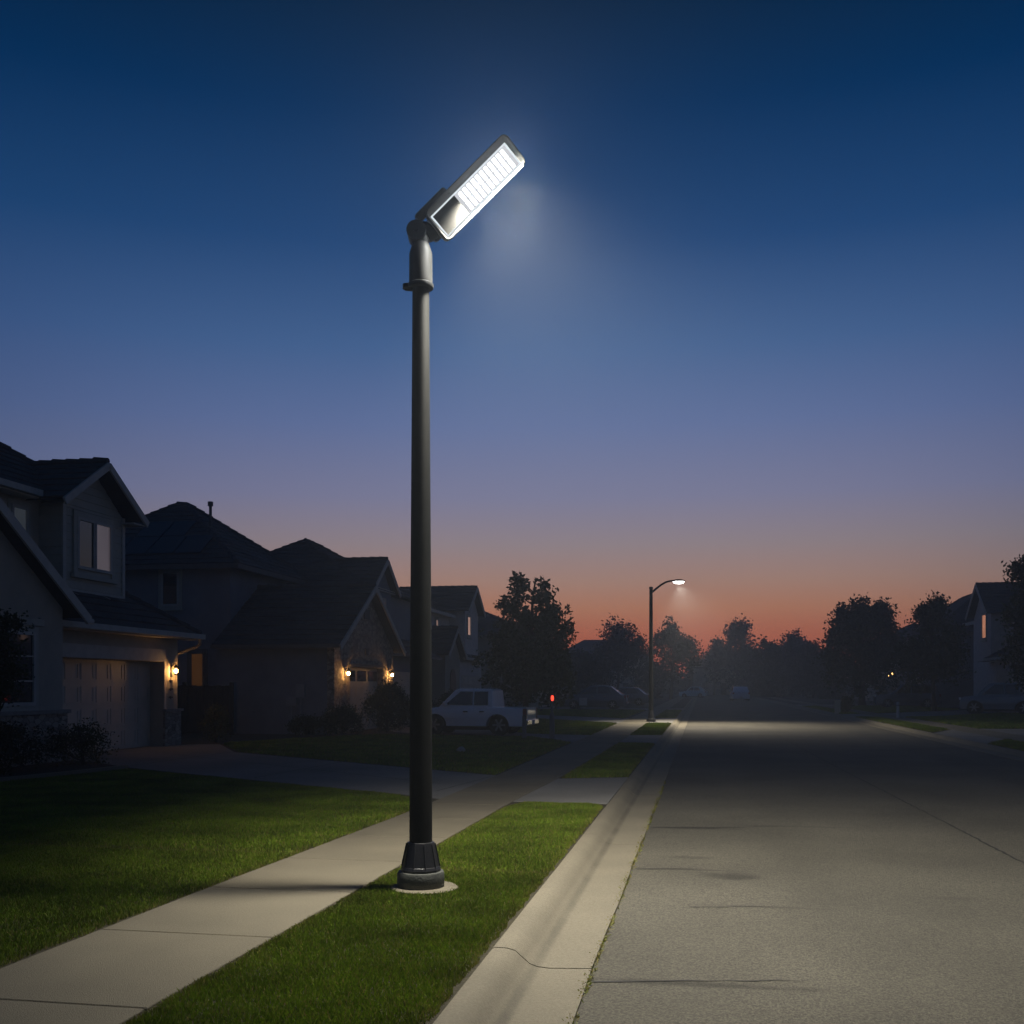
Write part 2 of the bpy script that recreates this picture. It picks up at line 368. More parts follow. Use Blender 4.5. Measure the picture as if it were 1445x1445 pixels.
def panel_walk(name, left, right, joints, z, m, gap=.012):
    # a concrete walk poured in panels; left/right edge polylines [(v, u)], joints: list of v
    def lerp(pl, v):
        for (a, ua), (b, ub) in zip(pl, pl[1:]):
            if v <= b: return ua + (ub - ua) * (v - a) / (b - a)
        return pl[-1][1]
    mb = MB()
    for a, b in zip(joints, joints[1:]):
        a2, b2 = a + gap / 2, b - gap / 2
        mb.slab([(lerp(left, a2), a2), (lerp(right, a2), a2), (lerp(right, b2), b2), (lerp(left, b2), b2)], z - .03, z)
    o = mb.build(name, m, bevel=.006, bseg=1); return struct(o)

LE = [(-24, -4.05), (4, -3.9), (7.5, -3.82), (12.3, -3.64), (18, -3.58), (28, -3.55), (45, -3.48), (160, -3.4)]
RE = [(-24, -2.75), (4, -2.7), (6.5, -2.66), (14, -2.56), (17.4, -2.42), (28.6, -2.28), (45, -2.28), (160, -2.28)]
J = [-23, -20, -17, -14, -11, -8, -5, -2, 0.3, 1.75, 3.2, 4.63, 6.08, 7.52, 8.92, 10.4, 11.9, 13.4]
J += [13.4 + 1.5 * i for i in range(1, 97)]
panel_walk('sidewalk', LE, RE, J, .014, M['concrete'])
panel_walk('sidewalk', [(-24, 8.95), (160, 8.95)], [(-24, 10.1), (160, 10.1)], [-23 + 1.5 * i for i in range(121)], .014, M['concrete'])

D1 = [(-1.252, 13.85), (-2.5, 13.9), (-3.6, 14.0), (-4.3, 14.5), (-9.5, 17.4), (-11.0, 18.3), (-12.6, 19.6), (-14.3, 20.2), (-14.3, 25.0), (-13.6, 25.9), (-12.9, 26.0), (-11.05, 23.0), (-3.6, 17.85), (-2.4, 17.45), (-1.252, 17.9)]
D2 = [(-1.252, 28.5), (-3.6, 28.7), (-5.2, 31.6), (-12.4, 32.2 + 7), (-12.55, 44.0), (-8.0, 37.4), (-5.6, 33.7), (-3.45, 33.0), (-1.252, 33.7)]
D2 = [(-1.252, 28.5), (-2.3, 28.75), (-3.6, 28.8), (-5.2, 31.5), (-8.6, 32.0), (-10.6, 34.4), (-12.4, 39.0), (-12.4, 44.0), (-8.4, 38.0), (-6.9, 35.6), (-5.5, 33.6), (-3.45, 33.0), (-1.252, 33.5)]
D3 = [(-1.252, 44.2), (-3.5, 43.8), (-8.0, 49.4), (-12.6, 54.0), (-12.6, 60.0), (-7.9, 54.5), (-3.7, 50.6), (-1.252, 51.6)]
D4 = [(-1.252, 68.0), (-12.0, 69.0), (-12.0, 76.0), (-3.6, 73.0), (-1.252, 73.6)]
RD1 = [(7.735, 30.2), (7.735, 36.7), (8.9, 39.4), (10.1, 40.6), (17, 41.5), (17, 35.0), (9.7, 33.6)]
RD2 = [(7.735, 55.0), (7.735, 60.4), (10.1, 62.0), (17.8, 72.5), (17.8, 65.5), (12, 56.5), (9.0, 54.6)]
RD3 = [(7.735, 84.0), (7.735, 90.0), (17, 94.0), (17, 88.0)]
DR = [D1, D2, D3, D4, RD1, RD2, RD3]
for d in DR: struct(MB().slab(d, -.02, .009).build('driveway', M['drive']))
# joints across the near driveway, saw cuts a little darker and set proud by millimetres
jm = MB()
def seam(mb, pts, w, z, seed=0, jitter=.012, taper=False):
    rng = random.Random(seed); out = []
    for (a, b) in zip(pts, pts[1:]):
        n = max(2, int(math.dist(a, b) / .12))
        out += [(a[0] + (b[0] - a[0]) * i / n, a[1] + (b[1] - a[1]) * i / n) for i in range(n)]
    out.append(pts[-1])
    b = len(mb.v); N = len(out)
    for i, (x, y) in enumerate(out):
        x2, y2 = out[min(i + 1, N - 1)]; x1, y1 = out[max(i - 1, 0)]
        dx, dy = x2 - x1, y2 - y1; L = math.hypot(dx, dy) or 1
        nx, ny = -dy / L, dx / L
        ww = w * (rng.uniform(.55, 1.25)) * (1 - .85 * (i / (N - 1)) ** 2 if taper else 1); o = rng.uniform(-jitter, jitter)
        mb.v += [Vector((x + nx * (o + ww / 2), y + ny * (o + ww / 2), z)), Vector((x + nx * (o - ww / 2), y + ny * (o - ww / 2), z))]
    for i in range(N - 1): mb.f.append((b + 2 * i, b + 2 * i + 1, b + 2 * i + 3, b + 2 * i + 2))
    return mb
seam(jm, [(-3.95, 15.0), (-3.62, 17.7)], .02, .0125, 1, .003)
seam(jm, [(-7.6, 16.6), (-7.4, 20.4)], .02, .0125, 2, .003)
seam(jm, [(-11.2, 18.7), (-11.1, 22.9)], .02, .0125, 3, .003)
seam(jm, [(-4.2, 16.2), (-12.6, 22.4)], .02, .0125, 4, .003)
struct(jm.build('driveway_joint', M['tar']))
# tar lines, patches and old cracks in the asphalt
z4 = ROADZ + .004
cr = MB()
seam(cr, [(-.62, 5.86), (-.1, 5.98), (.65, 6.12)], .022, z4, 11, .01, True)
seam(cr, [(-.6, 9.55), (.0, 9.69)], .03, z4, 12, .01, True)
seam(cr, [(-.6, 12.38), (.1, 12.5), (1.2, 12.86)], .035, z4, 13, .012, True)
seam(cr, [(-.1, 8.0), (.8, 8.15)], .012, z4, 15, .02, True)
seam(cr, [(2.2, 60.0), (2.75, 24.0), (2.86, 18.9), (3.04, 10.5), (3.12, 4.0)], .026, z4, 16, .012)
seam(cr, [(7.0, 17.2), (4.2, 17.6), (2.9, 17.4)], .02, z4, 17, .02)
struct(cr.build('road_crack', M['tar']))
# planting bed by the left house with its pale concrete edging
bed = [(-13.3, 13.0), (-11.55, 13.2), (-11.5, 15.2), (-11.1, 17.0), (-10.95, 18.1), (-12.55, 19.45), (-13.3, 19.5)]
strip_sheet(bed, .011, 'planting_bed', M['bed'], .03)
ed = MB()
for a, b in zip([(-11.5, 10.0), (-11.55, 13.2), (-11.5, 15.2), (-11.1, 17.0)], [(-11.55, 13.2), (-11.5, 15.2), (-11.1, 17.0), (-10.95, 18.1)]):
    ed.beam((*a, .02), (*b, .02), .12, .1)
struct(ed.build('bed_edging', M['kerbc']))

# ------------------------------------------------------------------ grass
def inside(poly, P):
    x, y = P[:, 0], P[:, 1]; r = np.zeros(len(P), bool); n = len(poly)
    for i in range(n):
        (x0, y0), (x1, y1) = poly[i], poly[(i + 1) % n]
        c = ((y0 > y) != (y1 > y)); xx = (x1 - x0) * (y - y0) / ((y1 - y0) or 1e-9) + x0
        r ^= c & (x < xx)
    return r
def edge_dist(poly, P):
    d = np.full(len(P), 9.0); n = len(poly)
    for i in range(n):
        a = np.array(poly[i]); b = np.array(poly[(i + 1) % n]); ab = b - a
        t = np.clip(((P - a) @ ab) / (ab @ ab), 0, 1)
        d = np.minimum(d, np.linalg.norm(P - (a + t[:, None] * ab), axis=1))
    return d
def grass(poly, dens, name, seed, h=.045, w=.0045, hole=None, inset=.022):
    rng = np.random.default_rng(seed); A = np.array(poly)
    lo, hi = A.min(0), A.max(0); n = int(np.prod(hi - lo) * dens)
    P = rng.uniform(lo, hi, (n, 2)); P = P[inside(poly, P)]
    e = edge_dist(poly, P); k = e > inset * (.5 + .6 * np.sin(P[:, 1] * 6.1 + P[:, 0] * 9) * np.sin(P[:, 1] * 14.3 + 1) + .5 * rng.random(len(P))); P, e = P[k], e[k]
    if hole is not None:
        k = np.hypot(P[:, 0] - hole[0], P[:, 1] - hole[1]) > hole[2] * (1 + .1 * rng.standard_normal(len(P))); P, e = P[k], e[k]
    n = len(P)
    patch = .5 + .5 * np.sin(P[:, 0] * 5.3 + 1.7 * np.sin(P[:, 1] * 3.1)) * np.sin(P[:, 1] * 4.7 + 2.1 * np.sin(P[:, 0] * 2.3))
    H = h * rng.uniform(.55, 1.25, n) * (.8 + .35 * patch) * np.where(e < .05, .85, 1); W = w * rng.uniform(.7, 1.3, n)
    a = rng.uniform(0, 2 * PI, n); lean = rng.uniform(.05, .75, n) * H; la = rng.uniform(0, 2 * PI, n)
    dx, dy = np.cos(a) * W, np.sin(a) * W; lx, ly = np.cos(la) * lean, np.sin(la) * lean
    z0 = np.full(n, -.004)
    V = np.empty((n, 4, 3), np.float32)
    V[:, 0] = np.stack([P[:, 0] - dx, P[:, 1] - dy, z0], 1)
    V[:, 1] = np.stack([P[:, 0] + dx, P[:, 1] + dy, z0], 1)
    V[:, 2] = np.stack([P[:, 0] + lx * .45 + dx * .7, P[:, 1] + ly * .45 + dy * .7, H * .62], 1)
    V[:, 3] = np.stack([P[:, 0] + lx, P[:, 1] + ly, H], 1)
    dry = np.clip(rng.random(n) ** 7 * .9 + .85 * np.exp(-e / .05) * rng.random(n), 0, 1)
    dry = np.where(rng.random(n) < .02, .9, dry)
    return struct(np_mesh(name, V.reshape(-1, 3), 4, M['grass'], attr=np.repeat(dry, 4)), 'stuff')

S1 = [(-2.73, 2.5), (-2.70, 4), (-2.66, 6.5), (-2.56, 13.3), (-2.40, 13.83), (-1.5, 13.85), (-1.3, 13.7), (-1.26, 13.4), (-1.26, 2.5)]
LAMP = (-2.18, 7.82)
grass([p for p in S1 if p[1] < 9] [:3] + [(-2.63, 8.6), (-1.26, 8.6), (-1.26, 2.5)], 21000, 'verge_grass', 1, .028, .0021, (LAMP[0] + .03, LAMP[1], .275))
grass([(-2.63, 8.6), (-2.56, 13.3), (-2.40, 13.83), (-1.5, 13.85), (-1.3, 13.7), (-1.26, 13.4), (-1.26, 8.6)], 12500, 'verge_grass', 2, .03, .0028)
L1 = [(-3.94, 3.6), (-3.91, 5), (-3.83, 7.5), (-3.65, 12.3), (-3.66, 13.6), (-4.3, 14.4), (-9.5, 17.3), (-10.85, 18.0), (-11.0, 17.0), (-11.4, 15.2), (-11.45, 12.0), (-8.0, 7.4), (-5.0, 4.2)]
grass([(-3.94, 3.6), (-3.91, 5), (-3.83, 7.5), (-3.76, 9.2), (-9.5, 9.2), (-8.0, 7.4), (-5.0, 4.2)], 12000, 'lawn_grass', 3, .031, .0025)
grass([(-3.76, 9.2), (-3.65, 12.3), (-3.66, 13.6), (-4.3, 14.4), (-9.5, 17.3), (-10.85, 18.0), (-11.0, 17.0), (-11.4, 15.2), (-11.45, 12.0), (-9.5, 9.2)], 5600, 'lawn_grass', 4, .034, .004)
grass([(-2.38, 17.55), (-1.26, 18.0), (-1.26, 28.4), (-2.28, 28.6)], 2000, 'verge_grass', 5, .055, .008)
grass([(-3.62, 17.95), (-3.6, 28.6), (-5.2, 31.4), (-8.6, 31.9), (-10.5, 32.0), (-13, 27), (-12.9, 26.1), (-11.05, 23.15)], 700, 'lawn_grass', 6, .06, .012)
grass([(-2.3, 33.4), (-1.26, 33.6), (-1.26, 44.0), (-2.3, 43.9)], 1100, 'verge_grass', 7, .06, .012)
grass([(-3.5, 33.1), (-5.5, 33.7), (-6.9, 35.7), (-8.4, 38.1), (-11.5, 43), (-11.5, 49.5), (-8.1, 49.3), (-3.55, 43.7)], 500, 'lawn_grass', 8, .06, .016)
grass([(-3.75, 50.8), (-7.9, 54.7), (-11, 58), (-11, 68.5), (-3.6, 67.8)], 250, 'lawn_grass', 9, .07, .022)
grass([(-2.3, 51.6), (-1.26, 51.8), (-1.26, 67.8), (-2.3, 67.8)], 400, 'verge_grass', 10, .07, .02)
grass([(7.76, 22), (8.9, 22), (8.9, 32.6), (7.76, 30.1)], 900, 'verge_grass', 11, .06, .014)
grass([(7.76, 37.0), (8.9, 39.7), (8.9, 54.5), (7.76, 54.9)], 700, 'verge_grass', 12, .06, .016)
grass([(10.15, 40.8), (17, 41.7), (20, 50), (20, 64), (17.6, 65), (12, 56.3), (10.15, 55)], 260, 'lawn_grass', 13, .07, .022)
grass([(10.15, 63), (17, 73), (17, 88), (10.15, 84)], 160, 'lawn_grass', 14, .08, .03)
grass([(7.76, 60.6), (8.9, 61.2), (8.9, 83.5), (7.76, 83.5)], 300, 'verge_grass', 15, .07, .024)
# weeds and grit along the joint between gutter and asphalt
def weeds():
    rng = np.random.default_rng(77); n = 4200
    y = 3.5 + 15 * rng.random(n) ** 1.3; keep = (np.sin(y * 3.1) + np.sin(y * 7.7 + 1) + rng.normal(0, .8, n)) > -.9; y = y[keep]; n = len(y)
    x = -.645 + rng.normal(0, .012, n)
    a = rng.uniform(0, 2 * PI, n); W = rng.uniform(.002, .005, n); H = rng.uniform(.004, .02, n)
    dx, dy = np.cos(a) * W, np.sin(a) * W; lx = rng.normal(0, .014, n); ly = rng.normal(0, .014, n); z0 = np.full(n, ROADZ)
    V = np.empty((n, 4, 3), np.float32)
    V[:, 0] = np.stack([x - dx, y - dy, z0], 1); V[:, 1] = np.stack([x + dx, y + dy, z0], 1)
    V[:, 2] = np.stack([x + lx + dx, y + ly + dy, z0 + H], 1); V[:, 3] = np.stack([x + lx - dx, y + ly - dy, z0 + H], 1)
    struct(np_mesh('gutter_weeds', V.reshape(-1, 3), 4, M['grass'], attr=np.repeat(rng.uniform(.2, .95, n), 4)), 'stuff')
weeds()

# ------------------------------------------------------------------ houses: helpers
def roof_face(mb, el, er, tr, tl, course=.34, tw=.33, lift=.035, seed=0):
    el, er, tr, tl = map(Vector, (el, er, tr, tl)); rng = random.Random(seed)
    n = (er - el).cross(tl - el)
    if n.length < 1e-6: n = (er - el).cross(tr - el)
    n.normalize()
    if n.z < 0: n.negate()
    slope = max(((tl + tr) / 2 - (el + er) / 2).length, .01); nc = max(1, round(slope / course))
    for k in range(nc):
        t0, t1 = k / nc, (k + 1) / nc
        a0, b0 = el.lerp(tl, t0), er.lerp(tr, t0); a1, b1 = el.lerp(tl, t1), er.lerp(tr, t1)
        nt_ = max(1, round((b0 - a0).length / tw))
        for i in range(nt_):
            s0, s1 = i / nt_, (i + 1) / nt_
            j = rng.uniform(-.008, .010); l0 = n * (lift + j); l1 = n * (.004 + j * .3)
            p, q = a0.lerp(b0, s0), a0.lerp(b0, s1); r_, s_ = a1.lerp(b1, s1), a1.lerp(b1, s0)
            b = len(mb.v)
            mb.v += [p + l0, q + l0, r_ + l1, s_ + l1, p, q]
            mb.f += [(b, b + 1, b + 2, b + 3), (b + 4, b + 5, b + 1, b)]
    # underside board
    b = len(mb.v); d = n * .06; mb.v += [el - d, er - d, tr - d, tl - d]; mb.f.append((b + 3, b + 2, b + 1, b))
    return mb

def ridge_caps(mb, p, q, r=.09, step=.36, seed=0):
    p, q = Vector(p), Vector(q); L = (q - p).length; n = max(1, int(L / step)); rng = random.Random(seed)
    for i in range(n):
        a, b = p.lerp(q, i / n), p.lerp(q, min(1, (i + 1.12) / n))
        mb.tube([a + Vector((0, 0, .025 + rng.uniform(-.006, .01))), b + Vector((0, 0, .01))], [r * 1.08, r * .9], 8)
    return mb

def hip_roof(mb, u0, u1, v0, v1, ze, slope, caps=True, seed=0):
    du, dv = (u1 - u0) / 2, (v1 - v0) / 2; d = min(du, dv); zt = ze + slope * d
    if du <= dv: a, b = (u0 + du, v0 + d, zt), (u0 + du, v1 - d, zt)
    else: a, b = (u0 + d, v0 + dv, zt), (u1 - d, v0 + dv, zt)
    c = [(u0, v0, ze), (u1, v0, ze), (u1, v1, ze), (u0, v1, ze)]
    if du <= dv:
        fs = [(c[0], c[1], a, a), (c[1], c[2], b, a), (c[2], c[3], b, b), (c[3], c[0], a, b)]
        hips = [(c[0], a), (c[1], a), (c[2], b), (c[3], b)]
    else:
        fs = [(c[0], c[1], b, a), (c[1], c[2], b, b), (c[2], c[3], a, b), (c[3], c[0], a, a)]
        hips = [(c[0], a), (c[1], b), (c[2], b), (c[3], a)]
    for i, f in enumerate(fs): roof_face(mb, *f, seed=seed + i)
    if caps:
        for i, (p, q) in enumerate(hips): ridge_caps(mb, p, q, seed=i)
        if math.dist(a, b) > .2: ridge_caps(mb, a, b)
    return zt

def eaves_trim(mb, u0, u1, v0, v1, ze, depth=.4):
    # gutter + soffit around a hip roof
    for p, q in (((u0, v0), (u1, v0)), ((u1, v0), (u1, v1)), ((u1, v1), (u0, v1)), ((u0, v1), (u0, v0))):
        mb.beam((*p, ze - .1), (*q, ze - .1), .1, .16)
    mb.box((u0 + .03, v0 + .03, ze - .13), (u1 - .03, v1 - .03, ze - .10))

def pt(face, c, a, d, z):
    return {'+u': (c + d, a, z), '-u': (c - d, a, z), '-v': (a, c - d, z)}[face]
def wbox(mb, face, c, a0, a1, z0, z1, d0, d1):
    return mb.box(pt(face, c, a0, d0, z0), pt(face, c, a1, d1, z1))
def window(root, off, face, c, a0, a1, z0, z1, pane, trim='trim', fw=.07, mull=(1, 0), surround=True, label=None, sill=True):
    fr = MB()
    for x0, x1, y0, y1 in ((a0, a0 + fw, z0, z1), (a1 - fw, a1, z0, z1), (a0 + fw, a1 - fw, z0, z0 + fw), (a0 + fw, a1 - fw, z1 - fw, z1)):
        wbox(fr, face, c, x0, x1, y0, y1, -.02, .05)
    nx, nz = mull
    for i in range(nx):
        x = a0 + (a1 - a0) * (i + 1) / (nx + 1); wbox(fr, face, c, x - .025, x + .025, z0 + fw, z1 - fw, .0, .042)
    for i in range(nz):
        z = z0 + (z1 - z0) * (i + 1) / (nz + 1); wbox(fr, face, c, a0 + fw, a1 - fw, z - .015, z + .015, .0, .036)
    o = fr.build('window', M[trim], root, off)
    if label: o['label'] = label
    p = MB(); wbox(p, face, c, a0 + fw - .01, a1 - fw + .01, z0 + fw - .01, z1 - fw + .01, -.01, .012); p.build('pane', M[pane], o, off)
    if surround:
        s = MB(); g = .11
        for x0, x1, y0, y1 in ((a0 - g, a0, z0 - g, z1 + g), (a1, a1 + g, z0 - g, z1 + g), (a0, a1, z1, z1 + g), (a0, a1, z0 - g, z0)):
            wbox(s, face, c, x0, x1, y0, y1, -.01, .03)
        if sill: wbox(s, face, c, a0 - g - .04, a1 + g + .04, z0 - g - .05, z0 - g, -.01, .09)
        s.build('window_trim', M['siding' if trim == 'trim' else trim], o, off)
    return o

def garage_door(root, off, face, c, a0, a1, z1, rows=4, cols=8, m='garage', label=None, windows=False):
    d = MB(); wbox(d, face, c, a0, a1, .01, z1, -.06, 0)
    rh = (z1 - .03) / rows
    for r in range(rows):
        z0 = .02 + r * rh
        wbox(d, face, c, a0 + .01, a1 - .01, z0 + .012, z0 + rh - .012, 0, .012)
        for k in range(cols):
            w = (a1 - a0 - .1) / cols; x0 = a0 + .05 + k * w
            # a raised border round each pressed panel
            for p0, p1, q0, q1 in ((x0 + .05, x0 + w - .05, z0 + .08, z0 + .11), (x0 + .05, x0 + w - .05, z0 + rh - .11, z0 + rh - .08), (x0 + .05, x0 + .08, z0 + .11, z0 + rh - .11), (x0 + w - .08, x0 + w - .05, z0 + .11, z0 + rh - .11)):
                wbox(d, face, c, p0, p1, q0, q1, .012, .022)
    o = d.build('garage_door', M[m], root, off)
    if label: o['label'] = label
    if windows:
        g = MB()
        for k in range(cols // 2):
            w = (a1 - a0) / (cols // 2); wbox(g, face, c, a0 + k * w + .12, a0 + (k + 1) * w - .12, z1 - rh + .08, z1 - .1, .013, .03)
        g.build('door_window', M['glass'], o, off)
    return o

def lap_siding(mb, face, c, a0, a1, z0, z1, h=.19, top=None):
    # boards, each tilted out at its foot; top(z) narrows them under a gable
    z = z0
    while z < z1 - .02:
        e = min(z + h, z1); x0, x1 = top(z) if top else (a0, a1)
        x2, x3 = top(e) if top else (a0, a1)
        if x1 - x0 < .05: break
        x2, x3 = min(x2, x3), max(x2, x3)
        b = len(mb.v)
        mb.v += [Vector(pt(face, c, x0, .03, z)), Vector(pt(face, c, x1, .03, z)), Vector(pt(face, c, x3, .008, e)), Vector(pt(face, c, x2, .008, e)), Vector(pt(face, c, x0, .0, z)), Vector(pt(face, c, x1, .0, z))]
        mb.f += [(b, b + 1, b + 2, b + 3), (b + 4, b + 5, b + 1, b)]
        z = e
    return mb

def gable_wall(mb, u0, u1, v0, v1, zb, ze, za):      # pentagon in (v, z) extruded across u
    vm = (v0 + v1) / 2
    return mb.prism([(v0, zb), (v1, zb), (v1, ze), (vm, za), (v0, ze)], lambda x, y, t: (t, x, y), u0, u1)

def gable_roof(mb, u0, u1, v0, v1, ze, za, seed=0):  # ridge along u; eaves at v0 and v1
    vm = (v0 + v1) / 2
    lo, hi = min(u0, u1), max(u0, u1)
    roof_face(mb, (lo, v0, ze), (hi, v0, ze), (hi, vm, za), (lo, vm, za), seed=seed)
    roof_face(mb, (hi, v1, ze), (lo, v1, ze), (lo, vm, za), (hi, vm, za), seed=seed + 1)
    ridge_caps(mb, (lo, vm, za), (hi, vm, za), seed=seed)
    return mb

def barge(mb, u, v0, v1, ze, za, h=.2, w=.05):
    vm = (v0 + v1) / 2
    mb.beam((u, v0, ze - .1), (u, vm, za - .1), w, h); mb.beam((u, v1, ze - .1), (u, vm, za - .1), w, h)
    return mb

def lantern(label, pos, face, bulb='bulb', s=1.0):
    t = thing('wall_lantern', label, 'wall lamp', pos, {'+u': 0, '-v': -PI / 2, '-u': PI}[face], 'warm lanterns on the house walls')
    b = MB(); b.box((0, -.05 * s, -.16 * s), (.02, .05 * s, .16 * s))
    b.tube([(.02, 0, .1 * s), (.08 * s, 0, .17 * s), (.14 * s, 0, .2 * s), (.14 * s, 0, .15 * s)], .009 * s, 6)
    b.build('bracket', M['black'], t)
    c = MB(); c.lathe([(.0, .2 * s), (.025 * s, .17 * s), (.03 * s, .15 * s), (.095 * s, .1 * s), (.1 * s, .085 * s)], (.14 * s, 0, 0), 6); c.build('lamp_cap', M['black'], t)
    g = MB()
    for k in range(6):
        a = 2 * PI * k / 6; g.tube([(.14 * s + .08 * s * math.cos(a), .08 * s * math.sin(a), .09 * s), (.14 * s + .05 * s * math.cos(a), .05 * s * math.sin(a), -.09 * s)], .006 * s, 4)
    g.lathe([(.055 * s, -.11 * s), (.055 * s, -.09 * s)], (.14 * s, 0, 0), 6); g.build('cage', M['black'], t)
    me = MB(); me.lathe([(.01 * s, -.055 * s), (.034 * s, -.035 * s), (.046 * s, 0), (.034 * s, .035 * s), (.012 * s, .055 * s)], (.14 * s, 0, 0), 12); me.build('bulb', M[bulb], t, smooth=True)
    return t

GH = 'houses along the street'
# ------------------------------------------------------------------ house 1, nearest on the left
o1 = (-14, 20, 0)
h1 = thing('house', 'pale stucco house nearest on the left with lit double garage and gabled dormer', 'house', o1, 0, GH)
w = MB(); gable_wall(w, -19, -13.4, 12.27, 19.73, 0, 3.25, 5.86)
w.box((-24, 12.2, 0), (-15.4, 24.4, 6.0))
w.box((-19, 19.74, 0), (-14.45, 25.7, 2.96)); w.box((-14.45, 19.74, 2.24), (-14.0, 25.7, 2.96)); w.box((-14.45, 24.95, 0), (-14.0, 25.7, 2.239))
w.build('wall', M['stucco'], h1, o1)
MB().box((-13.4, 12.2, 0), (-13.33, 19.8, 1.02)).build('stone_base', M['stone'], h1, o1); MB().slab([(-14.0, 24.93), (-13.93, 24.93), (-13.93, 25.77), (-14.42, 25.77), (-14.42, 25.701), (-14.0, 25.701)], 0, .92).build('stone_base', M['stone'], h1, o1)
MB().box((-13.4, 12.15, 1.021), (-13.27, 19.84, 1.1)).build('stone_cap', M['stone_cap'], h1, o1); MB().box((-14.0, 24.9, .921), (-13.88, 25.82, .99)).build('stone_cap', M['stone_cap'], h1, o1)
window(h1, o1, '+u', -13.4, 17.35, 18.78, 1.2, 2.7, 'glass', mull=(0, 2))
b = MB(); wbox(b, '+u', -13.4, 17.1, 19.05, 2.83, 2.97, 0, .05); b.build('window_header', M['siding'], h1, o1)
t = MB(); wbox(t, '+u', -14.0, 19.75, 25.0, 2.25, 2.56, 0.001, .045); wbox(t, '+u', -14.0, 24.96, 25.05, 0.95, 2.25, .0, .03)
t.build('door_trim', M['trim'], h1, o1)
garage_door(h1, o1, '+u', -14.38, 19.9, 24.94, 2.235, 4, 8, label='cream panelled double garage door under warm lantern light')
for z in (1.72, 1.5, 1.28):
    n_ = MB(); wbox(n_, '+u', -14.0, 25.24, 25.44, z, z + .035, 0, .015); wbox(n_, '+u', -14.0, 25.31, 25.345, z - .03, z + .05, 0, .012); n_.build('house_number', M['black'], h1, o1)
# the gabled upper box
w = MB(); gable_wall(w, -16.6, -14.8, 21.78, 24.33, 3.3, 5.92, 6.86)
sd = MB(); lap_siding(sd, '+u', -14.8, 21.78, 24.33, 3.75, 5.92)
lap_siding(sd, '+u', -14.8, 21.78, 24.33, 5.92, 6.84, top=lambda z: (21.78 + (z - 5.92) / .94 * 1.275, 24.33 - (z - 5.92) / .94 * 1.275))
lap_siding(sd, '-v', 21.78, -15.4, -14.8, 3.75, 5.92)
w.v += [];  ob = w.build('dormer', M['siding'], h1, o1); sd.build('lap_siding', M['siding'], ob, o1)
c_ = MB(); c_.box((-14.8, 21.74, 3.7), (-14.75, 21.86, 5.9)); c_.box((-14.8, 24.25, 3.7), (-14.75, 24.37, 5.95)); c_.box((-14.79, 21.87, 3.76), (-14.745, 24.24, 3.92)); c_.build('corner_board', M['trim'], ob, o1)
window(h1, o1, '+u', -14.77, 22.28, 23.02, 4.43, 5.68, 'glass', mull=(0, 0), surround=False)
window(h1, o1, '+u', -14.77, 23.0, 23.74, 4.43, 5.68, 'mauve_sheen_glass', mull=(0, 0), surround=False, label='pale mauve right half of the dormer window')
t = MB()
for x0, x1, y0, y1 in ((22.14, 22.28, 4.3, 5.82), (23.74, 23.88, 4.3, 5.82), (22.28, 23.74, 5.68, 5.82)): wbox(t, '+u', -14.77, x0, x1, y0, y1, 0, .04)
wbox(t, '+u', -14.77, 22.06, 23.96, 4.2, 4.3, 0, .1); t.build('window_trim', M['siding'], h1, o1)
window(h1, o1, '+u', -15.4, 20.75, 21.33, 5.0, 5.74, 'sky_sheen_glass', mull=(0, 0), label='small upper window with a dusky blue sky shine painted in')
rf = MB()
gable_roof(rf, -13.12, -17.5, 11.8, 20.2, 3.12, 6.08, 1)
gable_roof(rf, -14.36, -18.5, 21.22, 24.72, 5.94, 7.12, 3)
roof_face(rf, (-13.55, 19.8, 3.0), (-13.55, 26.15, 3.0), (-15.4, 24.3, 4.3), (-15.4, 19.8, 4.3), seed=5)
roof_face(rf, (-13.55, 26.15, 3.0), (-19.5, 26.15, 3.0), (-17.65, 24.3, 4.3), (-15.4, 24.3, 4.3), seed=6)
ridge_caps(rf, (-13.55, 26.15, 3.0), (-15.4, 24.3, 4.3))
hip_roof(rf, -24.4, -15.0, 11.8, 24.6, 6.1, .7, seed=7)
rt = rf.build('roof', M['tile'], h1, o1)
t = MB(); barge(t, -13.1, 11.75, 20.25, 3.12, 6.08, .2); barge(t, -14.33, 21.18, 24.76, 5.94, 7.12, .17)
t.box((-14.4, 24.2, 5.78), (-14.95, 24.72, 5.82)); t.build('bargeboard', M['trim'], rt, o1)
t = MB(); t.beam((-13.52, 19.78, 2.95), (-13.52, 26.12, 2.95), .12, .13); t.build('gutter', M['trim'], rt, o1)
MB().beam((-13.46, 26.19, 2.95), (-19, 26.19, 2.95), .12, .13).build('gutter', M['trim'], rt, o1)
MB().beam((-14.95, 12, 6.03), (-14.95, 21.2, 6.03), .12, .14).build('gutter', M['trim'], rt, o1)
MB().tube([(-13.15, 20.22, 3.0), (-13.15, 20.42, 3.02)], .06, 8).build('gutter_end', M['trim'], rt, o1)
t = MB(); t.box((-14.0, 19.75, 2.86), (-13.58, 26.1, 2.9)); t.box((-15.4, 12.3, 5.92), (-15.0, 21.2, 5.95)); t.build('soffit', M['trim'], rt, o1)
t = MB(); t.tube([(-13.55, 26.1, 2.9), (-13.55, 26.1, 2.74), (-13.62, 26.07, 2.68), (-14.15, 25.85, 2.46), (-14.25, 25.79, 2.36), (-14.25, 25.79, .1)], .045, 8); t.build('downspout', M['trim_dark'], h1, o1)
lantern('glowing lantern beside the cream double garage door of the nearest house', (-14.0, 25.36, 2.0), '+u')

